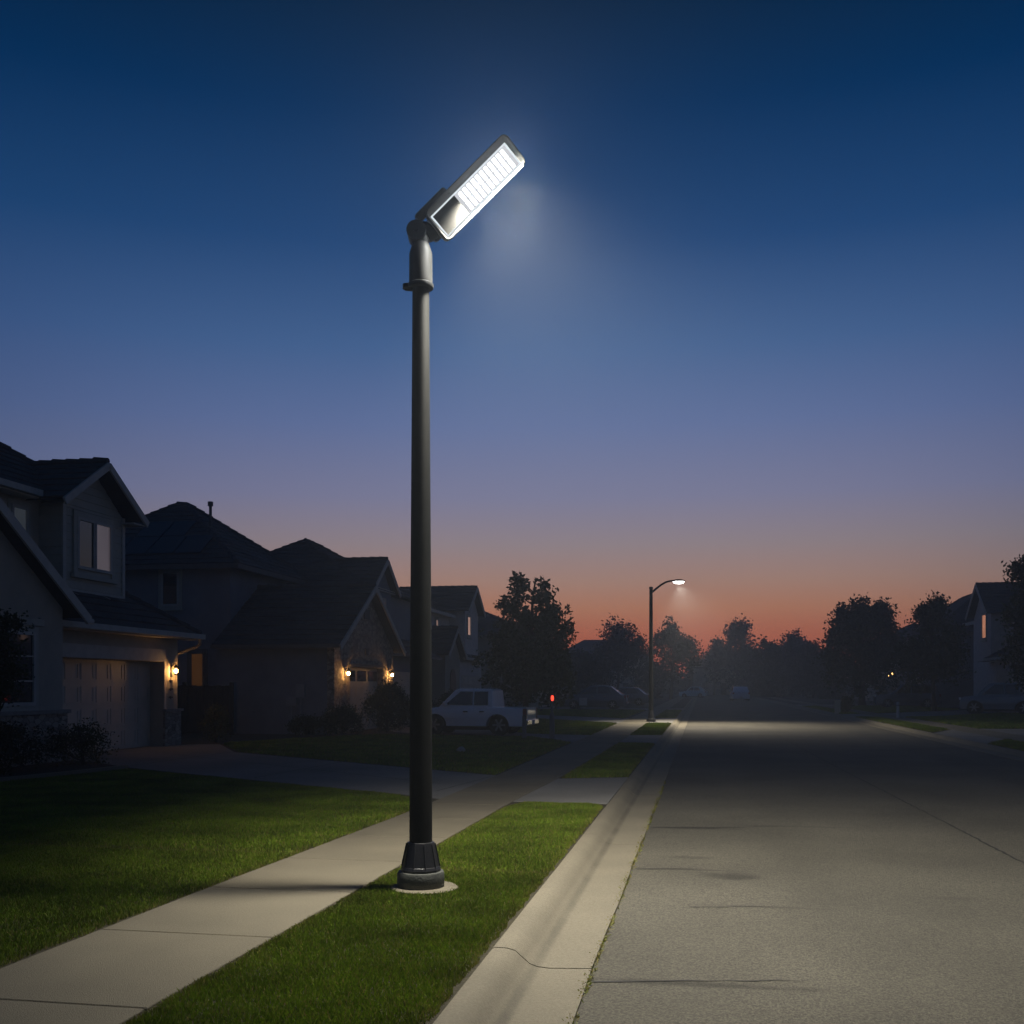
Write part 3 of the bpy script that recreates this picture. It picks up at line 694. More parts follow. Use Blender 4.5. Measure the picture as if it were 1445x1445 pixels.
# ------------------------------------------------------------------ house 2
o2 = (-14, 34, 0)
h2 = thing('house', 'dark blue-grey house with hip roof, solar panels, vent pipe and stone garage gable', 'house', o2, 0, GH)
w = MB(); w.box((-23.5, 33, 0), (-16, 40, 5.75))
gable_wall(w, -16, -12.1, 32, 38.5, 0, 2.98, 5.1)
w.box((-20, 38.51, 0), (-12.6, 47, 2.9)); w.box((-20.5, 38.6, 2.9), (-13.5, 47, 5.55)); gable_wall(w, -15, -13.2, 39.85, 42.6, 3.2, 5.62, 6.72)
w.build('wall', M['stucco_blue'], h2, o2)
s = MB()
s.box((-12.1, 31.98, 0), (-11.85, 33.5, 2.25)); s.box((-12.1, 37.2, 0), (-11.85, 38.52, 2.25))
s.prism([(31.98, 2.251), (38.52, 2.251), (38.52, 2.96), (35.25, 5.06), (31.98, 2.96)], lambda x, y, t: (t, x, y), -12.1, -11.85)
s.build('stone_gable', M['stone'], h2, o2)
t = MB(); t.box((-11.85, 33.4, 2.26), (-11.8, 37.3, 2.36)); t.box((-11.85, 35.1, 2.7), (-11.81, 35.4, 2.95)); t.box((-11.85, 34.95, 4.0), (-11.81, 35.55, 4.35)); t.build('gable_vent', M['trim_dark'], h2, o2)
garage_door(h2, o2, '+u', -12.08, 33.51, 37.19, 2.24, 4, 6, label='garage door under the stone gable, lit warm by two lanterns', windows=True)
garage_door(h2, o2, '+u', -12.58, 39.4, 44.6, 2.2, 4, 8)
window(h2, o2, '-v', 33.0, -18.58, -17.91, 4.39, 5.6, 'glass', mull=(0, 0))
window(h2, o2, '-v', 33.0, -17.5, -16.95, 1.5, 2.78, 'lit_amber', trim='trim_dark', mull=(0, 0), label='narrow side window glowing dull amber')
window(h2, o2, '+u', -13.2, 40.35, 41.7, 4.2, 5.2, 'lit_peach', mull=(1, 0), label='upper gable window lit peach')
rf = MB()
hip_roof(rf, -23.8, -15.55, 32.55, 40.4, 5.8, .71, seed=1)
gable_roof(rf, -11.5, -16.0, 31.6, 38.9, 2.95, 5.2, 5)
hip_roof(rf, -20.9, -13.1, 38.4, 47.4, 5.6, .6, seed=8)
gable_roof(rf, -12.92, -17.2, 39.45, 43.0, 5.6, 6.92, 7)
roof_face(rf, (-12.2, 38.6, 2.95), (-12.2, 47.3, 2.95), (-13.5, 47.3, 3.75), (-13.5, 38.6, 3.75), seed=9)
rt = rf.build('roof', M['tile_blue'], h2, o2)
t = MB(); barge(t, -11.48, 31.56, 38.94, 2.95, 5.2, .18); barge(t, -12.9, 39.42, 43.03, 5.6, 6.92, .16); t.beam((-13.15, 39.5, 5.62), (-13.15, 42.95, 5.62), .1, .12); t.build('bargeboard', M['trim'], rt, o2)
t = MB(); eaves_trim(t, -23.8, -15.55, 32.55, 40.4, 5.8); t.build('gutter', M['trim_dark'], rt, o2)
MB().beam((-16.0, 31.58, 2.9), (-11.5, 31.58, 2.9), .1, .12).build('gutter', M['trim_dark'], rt, o2)
MB().beam((-12.18, 38.95, 2.9), (-12.18, 47.3, 2.9), .1, .12).build('gutter', M['trim_dark'], rt, o2)
# solar panels lie just above the camera-facing slope
def slope_pt(u, k):     # k metres up the plan run from the eave at v = 32.55
    return Vector((u, 32.55 + k, 5.8 + .71 * k))
nrm = Vector((0, -.71, 1)).normalized()
sp = MB()
for (ua, ub, ka, kb) in ((-21.3, -20.3, .55, 1.6), (-20.25, -19.25, .55, 1.6), (-19.2, -18.2, .55, 1.6), (-18.15, -17.15, .55, 1.6), (-20.25, -19.25, 1.65, 2.6), (-19.2, -18.35, 1.65, 2.6)):
    q = [slope_pt(ua, ka), slope_pt(ub, ka), slope_pt(ub, kb), slope_pt(ua, kb)]
    sp.add([p + nrm * .09 for p in q] + [p + nrm * .05 for p in q], [(0, 1, 2, 3), (7, 6, 5, 4), (0, 4, 5, 1), (1, 5, 6, 2), (2, 6, 7, 3), (3, 7, 4, 0)])
sp.build('solar_panel', M['solar'], rt, o2)
vp = MB(); q = on_u(297, 727, -18.0); vp.tube([(q.x, q.y, q.z - .5), (q.x, q.y, q.z + .42)], .055, 10); vp.tube([(q.x, q.y, q.z + .34), (q.x, q.y, q.z + .5)], .1, 10); vp.build('vent_pipe', M['trim_dark'], rt, o2)
mb = MB(); mb.box((-13.5, 31.9, .95), (-13.15, 31.998, 1.25)); mb.box((-13.15, 31.88, 1.22), (-12.86, 31.998, 1.66)); mb.tube([(-13.0, 31.95, 1.22), (-13.0, 31.95, 0)], .025, 6); mb.tube([(-13.33, 31.95, .95), (-13.33, 31.95, .4)], .025, 6); mb.build('meter_box', M['meter'], h2, o2)
lantern('lit lantern left of the garage door under the stone gable', (-11.85, 32.96, 2.02), '+u')
lantern('lit lantern right of the garage door under the stone gable', (-11.85, 37.92, 2.02), '+u')

# ------------------------------------------------------------------ house 3
o3 = (-14, 56, 0)
h3 = thing('house', 'two-storey house behind the lamp post with pink lit gable window and arched entry', 'house', o3, 0, GH)
w = MB(); w.box((-22, 50, 0), (-14, 62, 5.5)); gable_wall(w, -15.5, -13.1, 56.2, 59.6, 3.3, 5.85, 7.1); w.box((-14, 55.2, 0), (-13.2, 61, 3.2)); w.build('wall', M['siding_rose'], h3, o3)
w = MB(); gable_wall(w, -14, -12.9, 50.9, 54.1, 0, 3.2, 4.5); w.build('entry_porch', M['stucco_tan'], h3, o3)
d = MB(); arc = [(51.9, .02), (53.1, .02), (53.1, 1.9)] + [(52.5 + .6 * math.cos(a), 1.9 + .6 * math.sin(a)) for a in [PI * k / 8 for k in range(1, 8)]] + [(51.9, 1.9)]
d.prism(arc, lambda x, y, t: (t, x, y), -12.95, -12.86); d.build('door', M['door_wood'], h3, o3)
window(h3, o3, '+u', -13.1, 56.75, 57.55, 4.45, 5.6, 'lit_pink', mull=(0, 0), label='tall gable window lit pale pink')
window(h3, o3, '+u', -14.0, 53.1, 53.6, 4.4, 5.2, 'lit_pink', mull=(0, 0), label='narrow lit slit window under the eave')
garage_door(h3, o3, '+u', -13.2, 55.6, 60.6, 2.2, 4, 8)
rf = MB(); hip_roof(rf, -22.4, -13.6, 49.6, 62.4, 5.55, .38, seed=1); gable_roof(rf, -12.75, -17.4, 55.75, 60.0, 5.85, 7.32, 4); gable_roof(rf, -12.6, -14.0, 50.5, 54.5, 3.2, 4.68, 6)
roof_face(rf, (-12.8, 55.0, 3.2), (-12.8, 61.3, 3.2), (-14.0, 61.3, 3.9), (-14.0, 55.0, 3.9), seed=7)
rt = rf.build('roof', M['tile_blue'], h3, o3)
t = MB(); barge(t, -12.73, 55.7, 60.05, 5.85, 7.32, .18); barge(t, -12.58, 50.46, 54.54, 3.2, 4.68, .16); t.beam((-13.55, 49.6, 5.46), (-13.55, 55.7, 5.46), .12, .15); t.beam((-12.78, 55.0, 3.12), (-12.78, 61.3, 3.12), .12, .13); t.build('bargeboard', M['trim'], rt, o3)

# ------------------------------------------------------------------ plainer houses farther off
def far_house(label, u0, u1, v0, v1, ze, slope, face, wallm, roofm, seed, wins=(), garage=None, off_roof=.45):
    o = ((u0 + u1) / 2, (v0 + v1) / 2, 0)
    h = thing('house', label, 'house', o, 0, GH)
    MB().box((u0, v0, 0), (u1, v1, ze - .05)).build('wall', M[wallm], h, o)
    rf = MB(); hip_roof(rf, u0 - off_roof, u1 + off_roof, v0 - off_roof, v1 + off_roof, ze, slope, seed=seed); rt = rf.build('roof', M[roofm], h, o)
    t = MB(); eaves_trim(t, u0 - off_roof, u1 + off_roof, v0 - off_roof, v1 + off_roof, ze); t.build('gutter', M['trim_dark'], rt, o)
    c = {'+u': u1, '-u': u0, '-v': v0}[face]
    for (a0, a1, z0, z1, pane) in wins: window(h, o, face, c, a0, a1, z0, z1, pane)
    if garage: garage_door(h, o, face, c + {'+u': .05, '-u': -.05, '-v': -.05}[face], garage[0], garage[1], 2.2)
    d0 = garage[1] + 1.2 if garage else (v0 + v1) / 2
    if face == '-v': d0 = garage[1] + 1 if garage else (u0 + u1) / 2
    dm = MB(); wbox(dm, face, c, d0, d0 + .95, .02, 2.1, 0, .05); dd = dm.build('door', M['door_wood'], h, o)
    return h
far_house('dark hip-roofed house half hidden behind the big leafy tree', -21.5, -12.0, 70.5, 82, 5.2, .42, '+u', 'stucco_tan', 'tile_blue', 2, [(74, 75.2, 3.4, 4.6, 'glass')], (76.5, 81))
far_house('long low dark house closing the street beyond the curved lamp', -24.5, -9.0, 172, 181, 6.4, .62, '-v', 'stucco', 'tile_blue', 3, [(-21, -19.5, 3.6, 4.9, 'glass'), (-15, -13.5, 3.6, 4.9, 'glass')], (-18.5, -14.0))
far_house('faint pale house straight ahead at the street end', -1.5, 8.5, 190, 199, 5.0, .6, '-v', 'siding', 'tile_blue', 4, [(0, 1.4, 1.0, 2.4, 'glass'), (2.2, 3.6, 1.0, 2.4, 'glass')])
far_house('dark hip-roofed house behind the round tree on the right', 17.2, 25.5, 81, 95, 5.6, .72, '-u', 'stucco_blue', 'tile_blue', 5, [(90, 91.4, 3.4, 4.7, 'glass')], (85.5, 90))
far_house('dark house far down the right side behind trees', 17.5, 26, 108, 120, 5.2, .6, '-u', 'stucco', 'tile_blue', 6, [(110, 111.4, 3.4, 4.7, 'glass')], (113, 117.5))

# ------------------------------------------------------------------ right-hand house with the lit gable
o4 = (19, 70, 0)
hr = thing('house', 'two-storey house on the right with tall orange lit gable window', 'house', o4, 0, GH)
w = MB(); w.box((19.0, 60, 0), (28, 77.5, 6.0)); gable_wall(w, 18.0, 21, 69.2, 73.3, 3.2, 6.1, 7.95); w.box((18.2, 64.5, 0), (19.0, 69.0, 3.3)); w.build('wall', M['siding_rose'], hr, o4)
window(hr, o4, '-u', 18.0, 70.2, 71.2, 4.65, 6.25, 'lit_peach', mull=(0, 0), label='tall gable window lit orange')
window(hr, o4, '-u', 19.0, 62.6, 63.4, 4.6, 6.0, 'lit_pink', mull=(0, 1), label='small lit window beside the tree')
window(hr, o4, '-u', 19.0, 75.0, 76.2, 4.4, 5.8, 'glass', mull=(0, 1))
garage_door(hr, o4, '-u', 18.18, 65.0, 68.6, 2.5, 4, 8)
rf = MB(); hip_roof(rf, 18.5, 28.4, 59.6, 78.2, 6.05, .5, seed=1); gable_roof(rf, 17.6, 23, 68.75, 73.75, 6.2, 8.25, 3)
roof_face(rf, (17.6, 69.2, 3.35), (17.6, 63.9, 3.35), (19.0, 63.9, 4.1), (19.0, 69.2, 4.1), seed=5); rt = rf.build('roof', M['tile_blue'], hr, o4)
t = MB(); barge(t, 17.58, 68.7, 73.8, 6.2, 8.25, .2); t.beam((18.46, 73.8, 5.96), (18.46, 78.2, 5.96), .12, .2); t.beam((18.46, 59.6, 5.96), (18.46, 68.6, 5.96), .12, .2); t.beam((17.58, 63.9, 3.27), (17.58, 69.2, 3.27), .12, .16); t.build('bargeboard', M['trim'], rt, o4)
for i, px in enumerate((1258.5, 1264)):
    q = on_u(px, (954.5, 950.5)[i], 17.15)
    lantern(('dimmer orange lantern left of its pair on the far right house', 'brighter orange lantern right of its pair on the far right house')[i], (17.15, q.y, q.z), '-u', 'bulb_far', 1.9)

# ------------------------------------------------------------------ side fence between the first two houses
fe = thing('fence', 'black board fence between the nearest house and the blue-grey house', 'fence', (-16, 31.4, 0))
p = MB(); x = -18.6; k = 0
while x < -15.25:
    p.box((x - fe.location.x, -.012 + .008 * (k % 2), .04), (x + .135 - fe.location.x, .012 + .008 * (k % 2), 1.6 + .012 * ((k * 7) % 3))); x += .145; k += 1
p.build('board_panel', M['wood'], fe)
for x in (-18.6, -16.9, -15.22): MB().box((x - .05 + 16, .03, 0), (x + .05 + 16, .13, 1.72)).build('post', M['wood'], fe)

# ------------------------------------------------------------------ the street lamp
LX, LY = LAMP
lamp = thing('street_lamp', 'tall dark street lamp with tilted bright LED head on the near verge', 'street lamp', (LX, LY, 0))
MB().lathe([(.262, -.03), (.262, .012), (.25, .022)], (.03, 0, 0), 48).build('footing', M['concrete'], lamp, smooth=True)
MB().lathe([(.18, .02), (.186, .03), (.186, .125), (.178, .14), (.155, .142)], (0, 0, 0), 48).build('base_ring', M['base_ring'], lamp, smooth=True)
b = MB(); b.lathe([(.158, .142), (.16, .158), (.152, .178), (.148, .182), (.112, .355), (.108, .37), (.094, .372)], (0, 0, 0), 10, .2)
for k in range(10):
    a = .2 + 2 * PI * k / 10; b.tube([(.151 * math.cos(a), .151 * math.sin(a), .18), (.113 * math.cos(a), .113 * math.sin(a), .36)], .006, 5)
b.build('base_cover', M['base_paint'], lamp, bevel=.004)
MB().lathe([(.09, .3), (.0885, 1.2), (.08, 2.6), (.072, 3.8), (.066, 4.78)], (0, 0, 0), 40).build('pole', M['pole'], lamp, smooth=True)
fl = MB(); fl.lathe([(.07, 4.735), (.098, 4.74), (.102, 4.75), (.102, 4.768), (.092, 4.775)], (0, 0, 0), 36)
ea = Vector((-RT[0], -RT[1], 0)); fl.tube([ea * .06 + Vector((0, 0, 4.752)), ea * .125 + Vector((0, 0, 4.752))], [.035, .03], 10); fl.tube([ea * .118 + Vector((0, 0, 4.735)), ea * .118 + Vector((0, 0, 4.772))], .026, 12)
fl.build('clamp_flange', M['alu_dark'], lamp, smooth=True)
MB().lathe([(.091, 4.776), (.0925, 4.79), (.0905, 5.01), (.066, 5.09), (.06, 5.095)], (0, 0, 0), 48).build('sleeve', M['sleeve'], lamp, bevel=0, smooth=True)
# head frame: axis a runs up to the right of the view, w across the face, n out of the face
camr = Vector((RT[0], RT[1], 0)); camf = Vector((FW[0], FW[1], 0)); up = Vector((0, 0, 1))
a_ = (camr * .705 + up * .709).normalized()
sphi = .33
w_ = ((camr * .709 - up * .705) * math.sqrt(1 - sphi ** 2) + camf * sphi).normalized()
n_ = w_.cross(a_).normalized()
if n_.dot(camf) > 0: n_.negate()
# head centre from where it hangs: above and right of the pole axis
dist = 8.08
HC = camr * ((672 - 595) / F * dist) + up * (CH + (968 - 268.5) / F * dist)
mh = Matrix((a_, w_, n_)).transposed().to_4x4(); mh.translation = HC
def rrect(hx, hy, r, n=6):
    pts = []
    for cx, cy, s0 in ((hx - r, hy - r, 0), (-hx + r, hy - r, 1), (-hx + r, -hy + r, 2), (hx - r, -hy + r, 3)):
        for k in range(n + 1):
            a = PI / 2 * (s0 + k / n); pts.append((cx + r * math.cos(a), cy + r * math.sin(a)))
    return pts
HL, HW = .44, .125
hd = MB()
def ringed(mb, levels):     # stacked rounded outlines -> closed shell
    b = len(mb.v); n = None
    for hx, hy, r, z, cx in levels:
        q = rrect(hx, hy, r); n = len(q); mb.v += [mh @ Vector((x + cx, y, z)) for x, y in q]
    for i in range(len(levels) - 1):
        for k in range(n): mb.f.append((b + i * n + k, b + i * n + (k + 1) % n, b + (i + 1) * n + (k + 1) % n, b + (i + 1) * n + k))
    mb.f.append(tuple(b + k for k in range(n))); mb.f.append(tuple(b + (len(levels) - 1) * n + k for k in reversed(range(n))))
ringed(hd, [(HL - .004, HW - .004, .035, 0, 0), (HL, HW, .038, -.006, 0), (HL, HW, .038, -.03, 0), (HL - .012, HW - .016, .04, -.052, 0), (HL - .06, HW - .05, .035, -.072, -.01)])
head = hd.build('head_housing', M['alu'], lamp, smooth=True)
# cooling fins and rear gear box on the back
fb = MB()
for k in range(9):
    y = -.08 + .02 * k; m2 = mh @ Matrix.Translation((.08, y, -.085)); fb.obox(m2, .3, .003, .016)
fb.build('cooling_fin', M['alu'], head)
gb = MB(); ringed(gb, [(.13, .07, .03, -.05, -.36), (.13, .07, .03, -.1, -.36), (.11, .055, .03, -.115, -.37)]); gb.build('gear_box', M['alu_dark'], head, smooth=True)
MB().obox(mh @ Matrix.Translation((-.33, -.155, -.035)), .16, .036, .05).build('control_box', M['alu_dark'], head, bevel=.022, bseg=4)
# lens: frame given a glow of its own, bare driver plate at the low end, LED field
def flat(mb, x0, x1, y0, y1, z0, z1): return mb.obox(mh @ Matrix.Translation(((x0 + x1) / 2, (y0 + y1) / 2, (z0 + z1) / 2)), (x1 - x0) / 2, (y1 - y0) / 2, (z1 - z0) / 2)
bz = MB(); b0 = 0; rings_ = []
for hx, hy, r, z, cx, cy in ((.412, .1, .012, -.02, .007, .001), (.416, .103, .012, .0035, .007, .001), (.44, .136, .045, .046, .012, -.012), (.447, .142, .05, .044, .012, -.012), (.447, .142, .05, -.02, .012, -.012)):
    rings_.append([mh @ Vector((x + cx, y + cy, z - .16 * max(0, y + cy + .05) * (z > .02))) for x, y in rrect(hx, hy, r)])
nR = len(rings_[0])
for q in rings_: bz.v += q
for i in range(len(rings_) - 1):
    for k in range(nR): bz.f.append((i * nR + k, i * nR + (k + 1) % nR, (i + 1) * nR + (k + 1) % nR, (i + 1) * nR + k))
bz.build('bezel', M['bezel'], head, smooth=True)
lf = MB(); X0, X1, Y0, Y1 = -.405, .418, -.098, .1
for x0, x1, y0, y1 in ((X0, X1, Y0, Y0 + .011), (X0, X1, Y1 - .011, Y1), (X0, X0 + .012, Y0 + .011, Y1 - .011), (X1 - .014, X1, Y0 + .011, Y1 - .011)): flat(lf, x0, x1, y0, y1, .0005, .009)
lf.build('lens_frame', M['lens_white'], head)
dp = MB(); flat(dp, X0 + .012, -.155, Y0 + .011, Y1 - .011, .0005, .006); dp.build('driver_plate', M['plate'], head)
fd = MB(); flat(fd, -.155, X1 - .014, Y0 + .011, Y1 - .011, .0005, .004); fd.build('led_board', M['lens_field'], head)
led = MB(); nC = 11
for k in range(nC):
    for r in range(2):
        x0 = -.128 + k * (.513 / nC); y0 = Y0 + .02 + r * .084
        flat(led, x0 + .004, x0 + .513 / nC - .014, y0 + .003, y0 + .077, .0045, .012)
led.build('led_row', M['led'], head)
for x, y in ((.428, .112), (.428, -.125), (-.42, .112), (.1, .116), (-.18, .116), (-.18, -.125)):
    q = mh @ Vector((x, y, 0)); MB().tube([q, q + n_ * .026], .006, 8).build('screw', M['alu_dark'], head)
# knuckle between sleeve and head
kn = MB(); ks = Vector((0, 0, 5.07)); ke = mh @ Vector((-.45, -.02, -.085)); km = camr * -.03 + up * 5.17
kn.tube([ks, ks + Vector((0, 0, .04)), km, km.lerp(ke, .5), ke, mh @ Vector((-.3, -.01, -.1))], [.064, .07, .086, .084, .078, .055], 18)
kn.tube([km - camf * .085, km + camf * .085], .076, 20); kn.tube([km - camf * .1, km + camf * .1], .022, 8)
kn.build('knuckle', M['alu_dark'], lamp, smooth=True)

# ------------------------------------------------------------------ the second, curved-arm lamp
L2 = (-2.2, 45.7)
l2 = thing('street_lamp', 'far dark street lamp with curved arm, lit above the next driveway', 'street lamp', (*L2, 0))
MB().lathe([(.26, 0), (.26, .02), (.2, .03), (.2, .14), (.15, .16), (.11, .5), (.1, .52)], (0, 0, 0), 20).build('base_cover', M['base_paint'], l2, smooth=True)
MB().lathe([(.1, .1), (.095, 2.0), (.072, 5.88), (.085, 5.9), (.085, 5.98), (.02, 6.0)], (0, 0, 0), 20).build('pole', M['pole'], l2, smooth=True)
arm = MB(); pts = [(.0, 5.72), (.22, 5.9), (.45, 6.08), (.66, 6.2), (.86, 6.25), (1.02, 6.26)]
arm.tube([camr * x + up * z for x, z in pts], [.05, .048, .045, .042, .04, .04], 12); arm.build('arm', M['pole'], l2, smooth=True)
m2 = Matrix((camr, camf, up)).transposed().to_4x4(); m2.translation = camr * 1.22 + up * 6.24
hd = MB(); st0 = len(hd.v); hd.lathe([(.02, .09), (.12, .075), (.2, .03), (.22, 0), (.21, -.02)], (0, 0, 0), 24)
for i in range(st0, len(hd.v)): hd.v[i] = m2 @ Vector((hd.v[i].x * 1.35, hd.v[i].y * .7, hd.v[i].z))
h_2 = hd.build('lamp_head', M['pole'], l2, smooth=True)
gl = MB(); gl.lathe([(.2, -.02), (.185, -.06), (.13, -.095), (.05, -.11)], (0, 0, 0), 24)
for i in range(len(gl.v)): gl.v[i] = m2 @ Vector((gl.v[i].x * 1.2, gl.v[i].y * .62, gl.v[i].z))
gl.build('lamp_lens', M['far_led'], h_2, smooth=True)

# ------------------------------------------------------------------ vehicles
def smoothpoly(pts, it=2):
    for _ in range(it):
        out = []
        n = len(pts)
        for i in range(n):
            a, b = pts[i], pts[(i + 1) % n]
            out += [(a[0] * .75 + b[0] * .25, a[1] * .75 + b[1] * .25), (a[0] * .25 + b[0] * .75, a[1] * .25 + b[1] * .75)]
        pts = out
    return pts
def arch(cx, r, z, n=10):       # wheel opening cut into the lower edge, left to right
    return [(cx - r * math.cos(PI * k / n), z + r * math.sin(PI * k / n)) for k in range(n + 1)]
def loft(mb, outline, halfw, crown):
    # side outline carried across the width: stations narrow slightly toward top and ends
    n = len(outline); zs = [p[1] for p in outline]; zmin, zmax = min(zs), max(zs)
    ys = [-1, -.988, -.95, -.86, -.5, 0, .5, .86, .95, .988, 1]; shr = {1: .95, .988: .975, .95: .99}
    tri = geometry.tessellate_polygon([[Vector((x, z, 0)) for x, z in outline]])
    b = len(mb.v)
    for y in ys:
        sh = shr.get(abs(y), 1.0)
        cx = sum(p[0] for p in outline) / n
        for x, z in outline:
            k = (z - zmin) / (zmax - zmin)
            mb.v.append(Vector((cx + (x - cx) * sh, y * halfw * (1 - crown * k * k), zmin + (z - zmin) * (1 - (1 - sh) * 1.3))))
    for i in range(len(ys) - 1):
        for k in range(n): mb.f.append((b + i * n + k, b + i * n + (k + 1) % n, b + (i + 1) * n + (k + 1) % n, b + (i + 1) * n + k))
    mb.f += [tuple(b + i for i in t) for t in tri]; e = b + (len(ys) - 1) * n; mb.f += [tuple(e + i for i in reversed(t)) for t in tri]
    return mb
def wheel(root, x, y, r, wd=.2):
    s = 1 if y > 0 else -1
    t = MB(); st_ = len(t.v)
    t.lathe([(r * .62, -wd / 2), (r * .93, -wd / 2), (r, -wd * .36), (r, wd * .36), (r * .93, wd / 2), (r * .62, wd / 2)], (0, 0, 0), 28)
    rot = Matrix.Translation((x, y, r)) @ Matrix.Rotation(PI / 2, 4, 'X'); t.xf(rot)
    o = t.build('wheel', M['tyre'], root, smooth=True)
    rm = MB(); rm.lathe([(r * .6, -wd * .3), (r * .6, wd * .3)], (0, 0, 0), 24)
    for k in range(6):
        a = 2 * PI * k / 6; d = Matrix.Rotation(a, 4, 'Z') @ Matrix.Translation((r * .32, 0, -s * wd * .44)); rm.obox(d, r * .3, r * .085, .018)
    rm.tube([(0, 0, -s * wd * .3), (0, 0, -s * wd * .52)], r * .16, 12); rm.xf(rot)
    rm.build('rim', M['rim'], o)
    return o
def vehicle(name, label, cat, loc, rotz, spec, group=None):
    t = thing(name, label, cat, loc, rotz, group); hw = spec['hw']; r = spec['r']
    b = MB(); loft(b, spec['body'], hw, .05); body = b.build('body', M[spec['paint']], t, smooth=True)
    c = MB(); loft(c, spec['cabin'], hw * .93, .16); c.build('cabin', M[spec['paint']], t, smooth=True)
    z0 = min(p[1] for p in spec['cabin']); z1 = max(p[1] for p in spec['cabin'])
    for s in (-1, 1):
        for q in spec['side']:
            g = MB(); n = len(q); k = lambda z: hw * .93 * (1 - .16 * ((z - z0) / (z1 - z0)) ** 2)
            g.add([(x, s * (k(z) + .008), z) for x, z in q] + [(x, s * (k(z) - .02), z) for x, z in q],
                  [tuple(range(n)), tuple(reversed(range(n, 2 * n)))] + [(i, (i + 1) % n, (i + 1) % n + n, i + n) for i in range(n)])
            g.build('side_window', M['car_glass'], t)
    for q in spec['screens']:   # windscreen and rear glass: (x0,z0,x1,z1) lower/upper
        g = MB(); x0, za, x1, zb = q; d = .02 if x1 < x0 else -.02
        wa, wb = hw * .8, hw * .72; g.add([(x0 + d, -wa, za), (x0 + d, wa, za), (x1 + d, wb, zb), (x1 + d, -wb, zb), (x0 - d, -wa, za), (x0 - d, wa, za), (x1 - d, wb, zb), (x1 - d, -wb, zb)],
              [(0, 1, 2, 3), (7, 6, 5, 4), (0, 4, 5, 1), (1, 5, 6, 2), (2, 6, 7, 3), (3, 7, 4, 0)]); g.build('windscreen', M['car_glass'], t)
    for x in spec['wx']:
        for s in (-1, 1): wheel(t, x, s * (hw - .1), r)
    wl = MB()
    for x in spec['wx']: wl.box((x - r * 1.05, -hw + .22, .18), (x + r * 1.05, hw - .22, r * 2.1))
    wl.box((min(spec['wx']), -hw + .15, .17), (max(spec['wx']), hw - .15, .3)); wl.build('chassis', M['tyre'], t)
    xf, xb = spec['ends']
    for s in (-1, 1):
        h = MB(); h.box((xf - .1, s * (hw - .38), spec['lz']), (xf + .012, s * (hw - .04), spec['lz'] + .15)); h.build('headlight', M['head'], t, bevel=.02)
        l = MB(); l.box((xb - .012, s * (hw - .2), spec['tz']), (xb + .1, s * (hw - .008 + .0), spec['tz'] + spec.get('th', .2))); l.build('taillight', M['tail'], t, bevel=.015)
        m = MB(); m.box((spec['mx'] - .06, s * (hw - .03), spec['mz']), (spec['mx'] + .06, s * (hw + .15), spec['mz'] + .14)); m.build('mirror', M[spec['paint']], t, bevel=.03)
        dh = MB()
        for x in spec['handles']: dh.box((x, s * (hw * .985), spec['mz'] - .2), (x + .16, s * (hw * .985 + .03), spec['mz'] - .165))
        dh.build('door_handle', M['chrome'], t)
    bp = MB(); bp.box((xb - .06, -hw * .95, .34), (xb + .05, hw * .95, .5)); bp.build('bumper', M[spec.get('bump', 'chrome')], t, bevel=.02)
    pl = MB(); pl.box((xb - .075, -.16, .36), (xb - .055, .16, .48)); pl.build('number_plate', M['white_sign'], t)
    gr = MB(); gr.box((xf - .03, -hw * .5, spec['lz'] - .22), (xf + .02, hw * .5, spec['lz'] + .1)); gr.build('grille', M['black'], t, bevel=.02)
    return t
def pickup(Lh, hgt, r, hw, paint):      # forward is +x, origin under the middle
    a = Lh / 2; wf, wr = a * .64, -a * .53; belt = hgt * .62; bed = hgt * .6; lo = .3
    body = [(-a, lo + .12), (-a, bed), (-a * .4, bed + .01), (a * .36, belt), (a * .56, belt - .02), (a * .86, belt - .1), (a * .98, belt - .2), (a, lo + .2), (a * .97, lo)]
    body += [(x, z) for x, z in reversed(arch(wf, r * 1.22, lo))] + [(x, z) for x, z in reversed(arch(wr, r * 1.22, lo))] + [(-a * .96, lo)]
    cab = [(-a * .42, bed - .02), (-a * .4, hgt - .06), (-a * .35, hgt), (a * .2, hgt), (a * .28, hgt - .035), (a * .58, belt - .05)]
    return dict(hw=hw, r=r, body=body, cabin=cab, paint=paint, wx=(wf, wr), ends=(a, -a), lz=belt - .3, tz=bed - .38, th=.36, mx=a * .42, mz=belt + .02, handles=(a * .02, -a * .27),
                side=[[(-a * .33, belt + .05), (-a * .32, hgt - .09), (-a * .08, hgt - .09), (-a * .08, belt + .05)], [(-a * .05, belt + .05), (-a * .05, hgt - .09), (a * .17, hgt - .09), (a * .44, belt + .05)]], screens=[(a * .555, belt + .02, a * .295, hgt - .06)])
